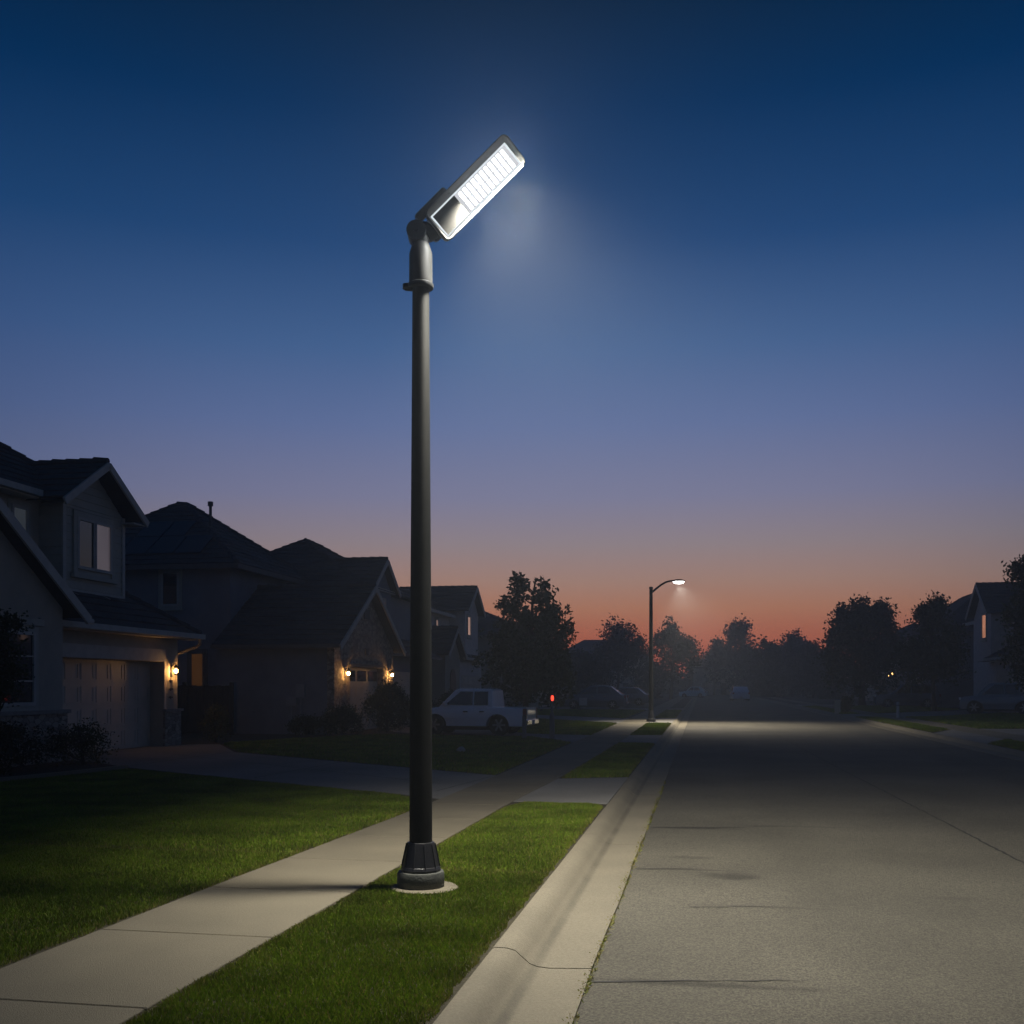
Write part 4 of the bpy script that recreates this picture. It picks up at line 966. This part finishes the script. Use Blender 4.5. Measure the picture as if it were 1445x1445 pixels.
def sedan(Lh, hgt, r, hw, paint):
    a = Lh / 2; wf, wr = a * .6, -a * .6; belt = hgt * .64; lo = .22
    body = [(-a, lo + .15), (-a * .985, belt - .06), (-a * .72, belt), (a * .4, belt - .02), (a * .88, belt - .16), (a * .99, belt - .3), (a, lo + .12), (a * .95, lo)]
    body += list(reversed(arch(wf, r * 1.15, lo))) + list(reversed(arch(wr, r * 1.15, lo))) + [(-a * .95, lo)]
    cab = [(-a * .86, belt - .04), (-a * .56, hgt - .07), (-a * .35, hgt), (a * .02, hgt - .01), (a * .14, hgt - .06), (a * .5, belt - .06)]
    return dict(hw=hw, r=r, body=body, cabin=cab, paint=paint, wx=(wf, wr), ends=(a, -a), lz=belt - .32, tz=belt - .28, mx=a * .34, mz=belt + .02, handles=(-a * .02, -a * .4), bump=paint,
                side=[[(-a * .1, belt + .03), (-a * .1, hgt - .09), (a * .08, hgt - .09), (a * .34, belt + .03)], [(-a * .58, belt + .03), (-a * .46, hgt - .1), (-a * .14, hgt - .09), (-a * .14, belt + .03)]],
                screens=[(a * .46, belt + .02, a * .16, hgt - .07), (-a * .8, belt + .03, -a * .55, hgt - .08)])
def suv(Lh, hgt, r, hw, paint):
    d = sedan(Lh, hgt, r, hw, paint); a = Lh / 2; belt = hgt * .6
    d['cabin'] = [(-a * .97, belt - .04), (-a * .86, hgt - .06), (-a * .74, hgt), (a * .1, hgt - .01), (a * .2, hgt - .05), (a * .52, belt - .04)]
    d['side'] = [[(-a * .1, belt + .04), (-a * .1, hgt - .1), (a * .13, hgt - .1), (a * .36, belt + .04)], [(-a * .8, belt + .04), (-a * .74, hgt - .11), (-a * .14, hgt - .1), (-a * .14, belt + .04)]]
    d['screens'] = [(a * .47, belt + .02, a * .21, hgt - .06), (-a * .955, belt + .05, -a * .865, hgt - .08)]
    return d

ang = math.atan2(.06, -.998)
vehicle('pickup_truck', 'white pickup truck parked in the driveway behind the tall lamp post', 'pickup truck', (-7.32, 33.05, .009), ang, pickup(3.75, 1.5, .34, .86, 'car_white'))
vehicle('parked_car', 'black car with pale roofline glint parked in front of dark trees', 'car', (-7.3, 71.0, .009), PI * .985, sedan(4.5, 1.62, .33, .88, 'car_dark'))
vehicle('parked_car', 'second dark car parked farther up the same driveway, behind the curved lamp pole', 'car', (-6.2, 84.0, .0), PI * .97, sedan(4.3, 1.5, .33, .86, 'car_dark'))
q = on_g(979, 984, ROADZ); vehicle('parked_car', 'pale teal car across the far street end', 'car', (q.x, 150, ROADZ), PI * .93, sedan(3.9, 1.6, .33, .86, 'car_teal'))
vehicle('parked_car', 'blue-grey car standing in the far lane of the road', 'car', (4.35, 122, ROADZ), PI / 2 + .05, sedan(4.4, 1.62, .34, .98, 'car_blue'))
q = on_v(1279, 990, 79); vehicle('parked_suv', 'black suv parked before the far right house with two orange lanterns', 'suv', (q.x, 79, .0), PI * .97, suv(4.5, 1.72, .36, .9, 'car_dark'))
q = on_v(1416, 990, 62); vehicle('pickup_truck', 'dark grey pickup with glinting headlight on the right-hand lawn side', 'pickup truck', (q.x, 62, .0), PI * .88, pickup(4.4, 1.78, .4, .9, 'car_grey'))

# ------------------------------------------------------------------ posts, signs, small things
t = thing('marker_post', 'thin grey post topped with a glowing red lamp at the driveway edge', 'post', (-4.35, 30.0, 0))
b = MB(); b.box((-.07, -.07, 0), (.07, .07, .72)); b.box((-.055, -.055, .72), (.055, .055, .8)); b.box((-.035, -.035, .8), (.035, .035, 1.16)); b.build('post', M['grey_post'], t, bevel=.006)
b = MB(); b.lathe([(.02, 1.16), (.036, 1.18), (.045, 1.24), (.036, 1.3), (.02, 1.33)], (.01, 0, 0), 14); b.build('red_lamp', M['red_lamp'], t, smooth=True)
b = MB(); b.lathe([(.05, 1.32), (.045, 1.35), (.01, 1.37)], (.01, 0, 0), 14); b.build('lamp_cap', M['black'], t, smooth=True)
t = thing('short_post', 'short dark post standing in front of the white pickup tail', 'post', (-5.25, 30.4, 0))
MB().box((-.055, -.055, 0), (.055, .055, .66)).build('shaft', M['grey_post'], t, bevel=.006)
MB().lathe([(.075, .66), (.075, .69), (.02, .73)], (0, 0, 0), 4, PI / 4).build('cap', M['black'], t)
q = on_g(1182, 1007); t = thing('utility_box', 'pale squat post on the far right verge beside the road', 'utility box', (q.x, q.y, 0))
MB().box((-.15, -.12, 0), (.15, .12, .72)).build('cabinet', M['pale_post'], t, bevel=.02); MB().box((-.17, -.14, .72), (.17, .14, .79)).build('lid', M['pale_post'], t, bevel=.015)
q = on_g(1267, 1013); t = thing('bollard', 'slim white post standing on the right verge near the lit kerb', 'post', (q.x, q.y, 0))
MB().lathe([(.07, 0), (.07, .74), (.06, .78), (.02, .8)], (0, 0, 0), 16).build('shaft', M['white_sign'], t, smooth=True); MB().lathe([(.074, .6), (.074, .66)], (0, 0, 0), 16).build('band', M['grey_post'], t)
q = on_v(823, 999, 62); t = thing('yard_sign', 'small pale sign on a stake in front of the black car', 'sign', (q.x, 62, 0))
MB().box((-.24, -.012, .42), (.24, .012, .88)).build('panel', M['white_sign'], t); s_ = MB(); s_.box((-.2, .012, 0), (-.18, .03, .8)); s_.box((.18, .012, 0), (.2, .03, .8)); s_.build('stake', M['black'], t)
q = on_g(650, 1062); rk = bpy.data.meshes.new('rock'); bm = bmesh.new(); bmesh.ops.create_icosphere(bm, subdivisions=3, radius=.12)
rng = random.Random(4)
for v in bm.verts: v.co *= 1 + .12 * math.sin(v.co.x * 30 + 1) + .1 * math.sin(v.co.y * 37) + rng.uniform(-.03, .03); v.co.z *= .7; v.co.z += .05
bm.to_mesh(rk); bm.free(); rk.materials.append(M['rock']); ro = bpy.data.objects.new('rock', rk); COL.objects.link(ro); ro.location = (q.x, q.y, 0); tag(ro, 'small pale rock on the dark lawn right of the lamp post', 'rock')

# ------------------------------------------------------------------ trees and shrubs
def leaf_quads(P, size, rng):
    n = len(P); a = rng.standard_normal((n, 3)); a /= np.linalg.norm(a, axis=1)[:, None]
    b = rng.standard_normal((n, 3)); b -= a * (a * b).sum(1)[:, None]; b /= np.linalg.norm(b, axis=1)[:, None]
    s = size * rng.uniform(.6, 1.3, n)[:, None]
    V = np.empty((n, 4, 3), np.float32)
    V[:, 0] = P - a * s * .55; V[:, 1] = P + b * s * .3; V[:, 2] = P + a * s * .55; V[:, 3] = P - b * s * .3
    return V.reshape(-1, 3)
def lobes_points(lobes, rng, per, clump):
    pts, heads = [], []
    for (c, r, n) in lobes:
        d = rng.standard_normal((n, 3)); d /= np.linalg.norm(d, axis=1)[:, None]
        rad = rng.random(n) ** .42; rad *= 1 + .14 * np.sin(5 * d[:, 0] + 3 * d[:, 2]) + np.clip(.1 * rng.standard_normal(n), -.15, .08)
        h = np.array(c) + d * rad[:, None] * np.array(r); heads.append(h)
        k = np.clip(rng.standard_normal((n, per, 3)), -2.1, 2.1) * clump * rng.uniform(.6, 1.3, (n, 1, 1)); pts.append((h[:, None] + k).reshape(-1, 3))
    return np.concatenate(pts), np.concatenate(heads)
def plant(name, label, cat, base, trunk_h, lobes, leaf, per, clump, seed, m='leaf', tr=.12, group=None, limbs=40, stem='trunk', crown='crown'):
    # lobes: ((x, y, z) offset from base, radii, clump count)
    rng = np.random.default_rng(seed); t = thing(name, label, cat, base, 0, group)
    P, Hd = lobes_points(lobes, rng, per, clump); P[:, 2] = np.maximum(P[:, 2], .03)
    np_mesh(crown, leaf_quads(P, leaf, rng), 4, M[m], t)
    tb = MB(); top = max(c[2] + r[2] * .6 for c, r, n in lobes)
    k = 7; zz = [top * i / k for i in range(k + 1)]
    cx = sum(c[0] for c, r, n in lobes) / len(lobes); cy = sum(c[1] for c, r, n in lobes) / len(lobes)
    ax = [Vector((cx * (z / top) ** 1.5 + .05 * math.sin(z * 1.7 + seed), cy * (z / top) ** 1.5 + .05 * math.cos(z * 1.3 + seed), z)) for z in zz]
    tb.tube(ax, [tr * (1.25 if i == 0 else 1) * (1 - .85 * i / k) + .012 for i in range(k + 1)], 9)
    idx = rng.choice(len(Hd), min(limbs, len(Hd)), replace=False)
    for i in idx:
        h = Vector(Hd[i]); zs = max(trunk_h * .8, h.z - .45 * math.hypot(h.x, h.y) - .3); zs = min(zs, top * .9); j = min(k - 1, int(zs / top * k)); p = ax[j].lerp(ax[j + 1], zs / top * k - j)
        mid = p.lerp(h, .5) + Vector((0, 0, -.06 * (h - p).length)); tb.tube([p, mid, h], [tr * .3, tr * .19, tr * .07], 5, caps=False)
    tb.build(stem, M['bark'], t, smooth=True)
    return t
def px_lobes(v, basepx, lobes):
    # lobes drawn from the photograph at plane y = v: (px, py, rx, rz, depth factor, clumps) -> offsets from the base
    s = ppm(v, basepx[0]); b = on_v(basepx[0], basepx[1], v); b.z = 0; out = []
    for (px, py, rx, rz, dp, n) in lobes:
        c = on_v(px, py, v); out.append(((c.x - b.x, 0, c.z), (rx / s, rx / s * dp, rz / s), n))
    return b, out
def ptree(label, v, base, lobes, leaf, per, clump, seed, m='leaf', tr=.14, cat='tree', name='deciduous_tree', group='trees along the street', trunk_h=1.6, limbs=40):
    b, lo = px_lobes(v, base, lobes)
    return plant(name, label, cat, b, trunk_h, lo, leaf, per, clump, seed, m, tr, group, limbs)

ptree('tall leafy tree with twin airy tops behind the white pickup', 43, (742, 1020), [
    (740, 940, 58, 56, .9, 360), (715, 905, 26, 30, .9, 90), (775, 918, 32, 42, .9, 150), (785, 960, 28, 40, .9, 80),
    (733, 830, 13, 24, .9, 40), (720, 856, 16, 14, .9, 28), (767, 846, 15, 26, .9, 42), (783, 866, 17, 17, .9, 34), (800, 886, 9, 14, .9, 16), (738, 872, 24, 13, .9, 44), (765, 882, 26, 14, .9, 46)], .18, 16, .13, 21, tr=.13, limbs=70)
ptree('rounded bushy tree on the left of the curved lamp', 118, (872, 990), [(872, 925, 36, 32, .9, 150), (875, 893, 24, 18, .9, 70), (900, 915, 16, 22, .9, 40), (850, 935, 20, 30, .9, 50)], .34, 20, .38, 22, 'leaf_far', tr=.2)
ptree('pointed tree just right of the curved lamp pole', 128, (947, 990), [(947, 925, 36, 40, .9, 170), (946, 890, 9, 16, .9, 40), (935, 902, 14, 14, .9, 36), (965, 912, 16, 14, .9, 45), (978, 925, 10, 18, .9, 25)], .34, 20, .34, 23, 'leaf_far', tr=.2)
ptree('tree with a round bump top left of the road end', 178, (1043, 985), [(1043, 890, 15, 16, .9, 70), (1043, 930, 28, 38, .9, 150), (1020, 925, 18, 26, .9, 70)], .5, 20, .5, 24, 'leaf_far', tr=.25)
ptree('low dark tree far left of the round-topped one', 186, (1008, 985), [(1008, 935, 14, 30, .9, 60), (1012, 912, 7, 9, .9, 16)], .5, 18, .5, 25, 'leaf_far', tr=.2)
far_row = [(1085, 908, 26, 150), (1118, 900, 22, 155), (1128, 895, 13, 170), (1150, 912, 22, 140), (1062, 915, 20, 172), (1172, 918, 16, 132), (1100, 915, 24, 165)]
names = ['first tree of the far right row, next to the road', 'broad tree amid the far right row', 'slim taller top rising from the far right row', 'tree of the far right row beside the big round tree', 'short tree behind the end of the road', 'small tree tucked against the big round tree', 'darker tree filling the middle of the far row']
for i, (px, py, rx, v) in enumerate(far_row):
    ptree(names[i], v, (px, 985), [(px, py + 42, rx, 40, .9, 130), (px - 3, py + 12, rx * .62, 15, .9, 46), (px + rx * .4, py + 22, rx * .5, 16, .9, 30)], .44, 20, .42, 40 + i, 'leaf_far', tr=.2)
ptree('big dense round tree on the right side of the street', 88, (1216, 990), [(1216, 925, 48, 58, .9, 330), (1206, 872, 22, 22, .9, 84), (1240, 874, 20, 24, .9, 80), (1221, 860, 12, 15, .9, 34), (1246, 856, 8, 10, .9, 14), (1190, 866, 8, 12, .9, 12), (1190, 890, 22, 26, .9, 80), (1180, 930, 14, 40, .9, 50), (1255, 910, 18, 34, .9, 70)], .28, 24, .3, 26, tr=.25)
ptree('smaller tree with thin trunk on the right-hand lawn', 69.5, (1318, 1003), [(1314, 925, 46, 46, .9, 250), (1312, 872, 24, 24, .9, 70), (1322, 858, 14, 18, .9, 34), (1300, 868, 8, 14, .9, 14), (1345, 915, 20, 40, .9, 60), (1285, 935, 20, 34, .9, 60)], .2, 24, .22, 27, 'leaf_olive' if False else 'leaf', tr=.13)
ptree('tall tree cut off by the right frame edge', 52, (1452, 1000), [(1456, 815, 22, 30, .9, 60), (1462, 870, 40, 50, .9, 170), (1456, 925, 34, 45, .9, 130), (1438, 800, 9, 12, .9, 14), (1490, 860, 50, 80, .9, 180)], .2, 24, .2, 28, tr=.16)
ptree('young leafy tree against the nearest house at the left edge', 15.6, (-6, 1085), [(2, 885, 22, 26, .8, 40), (8, 925, 22, 24, .8, 36), (4, 965, 26, 28, .8, 44), (-30, 930, 44, 70, .9, 120), (26, 880, 10, 12, .8, 8), (22, 950, 14, 20, .8, 14)], .07, 18, .085, 29, tr=.035, name='young_tree', trunk_h=.8)
# trees that fill the left background between the houses
for i, (px, py, rx, v, lb) in enumerate([(815, 935, 30, 96, 'dark tree right behind the twin-topped tree'), (690, 930, 22, 92, 'dark tree beside the house behind the pickup'), (912, 950, 28, 135, 'low dark tree behind the curved lamp pole'), (842, 945, 26, 108, 'dark tree above the roof of the black car')]):
    ptree(lb, v, (px, 990), [(px, py + 22, rx, 34, .9, 130), (px + 4, py, rx * .7, 18, .9, 50)], .3, 20, .32, 60 + i, 'leaf_far', tr=.2)
for i, (px, py, v, lb) in enumerate([(1290, 925, 110, 'dark tree behind the suv on the right'), (1360, 935, 100, 'dark tree behind the right-hand house wing')]):
    ptree(lb, v, (px, 990), [(px, py + 18, 34, 38, .9, 150), (px + 5, py, 20, 20, .9, 50)], .3, 20, .32, 70 + i, 'leaf_far', tr=.2)
def shrub(label, x, y, w, h, n, seed, m='leaf_dark', leaf=.06, d=None, name='shrub', per=22, clump=.07):
    d = d or w
    lo = [((0, 0, h * .48), (w / 2, d / 2, h * .46), n)] + [((w * a, d * b, h * c), (w * .22, d * .22, h * .2), n // 6) for a, b, c in ((.1, 0, .82), (-.18, .1, .74), (.25, -.1, .62), (-.3, -.1, .55))]
    return plant(name, label, name, (x, y, 0), .1, lo, leaf, per, clump, seed, m, .025, 'shrubs in front of the houses', 22, 'stem', 'foliage')
shrub('long black clipped hedge under the window of the nearest house', -12.6, 15.9, 1.5, .95, 420, 1, d=5.4, name='hedge')
shrub('loose olive shrub in front of the cream garage door', -12.3, 18.75, 1.15, .85, 90, 2, 'leaf_olive', .05, clump=.09)
shrub('spiky shrub at the garage pier by the black fence', -13.55, 27.1, .75, 1.05, 110, 3, 'leaf_olive', .06)
shrub('tall dark round shrub in front of the stone gable garage', -10.6, 33.9, 1.7, 1.75, 320, 4)
shrub('low dark shrub at the corner of the stone gable', -11.3, 31.3, 1.5, .95, 160, 5)
shrub('small low shrub against the blue-grey side wall', -12.6, 31.4, 1.1, .6, 90, 6)
shrub('dark shrub between the two garage doors of the blue-grey house', -10.9, 38.6, 1.5, 1.1, 150, 7)
shrub('dark shrub beside the arched entry', -11.6, 51.6, 1.6, 1.3, 140, 8, leaf=.1, clump=.12)
shrub('dark shrub in front of the far garage behind the pickup', -11.4, 46.6, 1.6, 1.3, 140, 9, leaf=.1, clump=.12)
shrub('sparse dark shrub beside the squat pale post', 8.3, 62.5, .7, 1.0, 50, 10, leaf=.09, clump=.12)
struct(MB().prism([(215, -.2), (222, 3.2), (228, 3.2), (228, -.2)], lambda x, y, t: (t, x, y), -134, 134).build('hill', M['ground']))
# far-off wood that closes the horizon
rng = np.random.default_rng(9); n = 900
x = rng.uniform(-125, 125, n); lob = []
hgt = 6.6 + 1.8 * np.sin(x * .21) + 1.1 * np.sin(x * .53 + 1); P = np.stack([x, 212 + rng.uniform(-5, 8, n), hgt * rng.random(n) ** .6], 1)
P = (P[:, None] + rng.standard_normal((n, 30, 3)) * np.array([1.0, .8, .6])).reshape(-1, 3); P[:, 2] = np.maximum(P[:, 2], .2)
struct(np_mesh('far_woods', leaf_quads(P, .9, rng), 4, M['leaf_far']), 'stuff')

# ------------------------------------------------------------------ air
m, nt, out = nt_new('dusk_haze')
pv = nt.nodes.new('ShaderNodeVolumePrincipled'); pv.inputs['Color'].default_value = (.86, .92, 1.0, 1)
HAZE = .0021
pv.inputs['Density'].default_value = HAZE; pv.inputs['Anisotropy'].default_value = .5
lk(nt, pv.outputs[0], out.inputs['Volume'])
hz = MB().box((-137, -27, -1.4), (137, 231, 14.0)).build('haze', m); struct(hz, 'stuff')

# ------------------------------------------------------------------ sky
wd = bpy.data.worlds.new('World'); S.world = wd; wd.use_nodes = True
nt = wd.node_tree; nt.nodes.clear()
out = nt.nodes.new('ShaderNodeOutputWorld'); bg = nt.nodes.new('ShaderNodeBackground')
tc = nt.nodes.new('ShaderNodeTexCoord'); sx = nt.nodes.new('ShaderNodeSeparateXYZ'); lk(nt, tc.outputs['Generated'], sx.inputs[0])
def srgb(h):
    c = [int(h[i:i + 2], 16) / 255 for i in (0, 2, 4)]
    return tuple(x / 12.92 if x <= .04045 else ((x + .055) / 1.055) ** 2.4 for x in c)
def sky_ramp(stops):
    cr = nt.nodes.new('ShaderNodeValToRGB'); el = cr.color_ramp.elements
    while len(el) < len(stops): el.new(.5)
    for e, (z, h) in zip(el, stops): e.position = z; e.color = (*srgb(h), 1)
    lk(nt, sx.outputs['Z'], cr.inputs[0]); return cr
glow = sky_ramp([(0, 'a04e3a'), (.03, 'b4583e'), (.05, 'bc694a'), (.075, 'b67c60'), (.1, 'a88476'), (.135, '938489'), (.18, '7b7c99'), (.245, '5f709b'), (.31, '436290'), (.395, '204676'), (.49, '002f5a'), (.56, '00213f'), (.8, '001830')])
side = sky_ramp([(0, '604c48'), (.03, '68524c'), (.05, '6e5a54'), (.075, '726460'), (.1, '706a6c'), (.135, '696a78'), (.18, '5b6688'), (.245, '485c86'), (.31, '365280'), (.395, '18406e'), (.49, '002b54'), (.56, '001d3a'), (.8, '00162c')])
back = sky_ramp([(0, '363c46'), (.1, '3a4658'), (.25, '2a3a58'), (.5, '0e2848'), (.8, '001c38')])
# bearing from the glow (slightly left of the street axis)
hx = nt.nodes.new('ShaderNodeVectorMath'); hx.operation = 'MULTIPLY'; hx.inputs[1].default_value = (1, 1, 0); lk(nt, tc.outputs['Generated'], hx.inputs[0])
hn = nt.nodes.new('ShaderNodeVectorMath'); hn.operation = 'NORMALIZE'; lk(nt, hx.outputs[0], hn.inputs[0])
def bearing(deg):
    d = nt.nodes.new('ShaderNodeVectorMath'); d.operation = 'DOT_PRODUCT'; d.inputs[1].default_value = (math.sin(R(deg)), math.cos(R(deg)), 0); lk(nt, hn.outputs[0], d.inputs[0]); return d.outputs['Value']
def rng_node(src, a, b):
    mr = nt.nodes.new('ShaderNodeMapRange'); mr.interpolation_type = 'SMOOTHSTEP'; mr.inputs[1].default_value = a; mr.inputs[2].default_value = b; lk(nt, src, mr.inputs[0]); return mr.outputs[0]
f1 = rng_node(bearing(-8), math.cos(R(34)), math.cos(R(3)))
f2 = rng_node(bearing(-8), math.cos(R(110)), math.cos(R(40)))
def mixc(f, a, b):
    mx = nt.nodes.new('ShaderNodeMix'); mx.data_type = 'RGBA'; lk(nt, f, mx.inputs[0]); lk(nt, a, mx.inputs[6]); lk(nt, b, mx.inputs[7]); return mx.outputs[2]
lk(nt, mixc(f2, back.outputs[0], mixc(f1, side.outputs[0], glow.outputs[0])), bg.inputs[0])
bg.inputs[1].default_value = 1.0
lk(nt, bg.outputs[0], out.inputs[0])

# ------------------------------------------------------------------ lamps that are lit in the photograph
def spot(name, loc, target, power, angle, blend, col, rad, parent=None):
    l = bpy.data.lights.new(name, 'SPOT'); l.energy = power; l.spot_size = R(angle); l.spot_blend = blend; l.color = col; l.shadow_soft_size = rad
    o = bpy.data.objects.new(name, l); COL.objects.link(o); o.location = loc
    o.rotation_euler = (Vector(target) - Vector(loc)).to_track_quat('-Z', 'Y').to_euler(); return o
for k in range(5):      # the LED field: light leaves the face and spills past the lower rim of the head
    for (wy, nz, pw, rad) in ((-.03, .085, 110, .05), (HW + .05, -.005, 470, .1)):
        hw_ = Vector((LX, LY, 0)) + (mh @ Vector((-.11 + .125 * k, wy, nz)))
        spot('lamp_beam', hw_, (hw_.x + 1.8, hw_.y + 1.2, 0), pw, 130, .8, (1.0, .94, .8), rad)
    hw_ = Vector((LX, LY, 0)) + (mh @ Vector((-.11 + .125 * k, 0, .05)))
    spot('lamp_beam', hw_, hw_ + n_ - Vector((0, 0, .25)), 62, 168, .5, (.9, .95, 1.0), .03)
l2w = Vector((*L2, 0)) + camr * 1.22 + up * 6.08
spot('lamp_beam', l2w, (l2w.x + 2.0, l2w.y - 1.6, 0), 4600, 120, 1.0, (1.0, .9, .72), .12)

# ------------------------------------------------------------------ camera and render settings
cam = bpy.data.cameras.new('camera'); co = bpy.data.objects.new('camera', cam); COL.objects.link(co)
co.location = (0, 0, CH); co.rotation_euler = (PI / 2, 0, TH)
cam.sensor_width = 36; cam.lens = 36; cam.shift_y = (HZ - 722.5) / 1445; cam.clip_end = 1000; cam.clip_start = .05
S.camera = co
S.view_settings.view_transform = 'Standard'; S.view_settings.look = 'None'; S.view_settings.exposure = 0; S.view_settings.gamma = 1
try: S.view_settings.use_curve_mapping = False
except Exception: pass
S.render.engine = 'CYCLES'
cy = S.cycles; cy.use_denoising = True; cy.max_bounces = 6; cy.diffuse_bounces = 3; cy.glossy_bounces = 3; cy.volume_bounces = 0; cy.transparent_max_bounces = 4
try: cy.denoiser = 'OPENIMAGEDENOISE'
except Exception: pass
cy.sample_clamp_indirect = 4; cy.use_light_tree = True
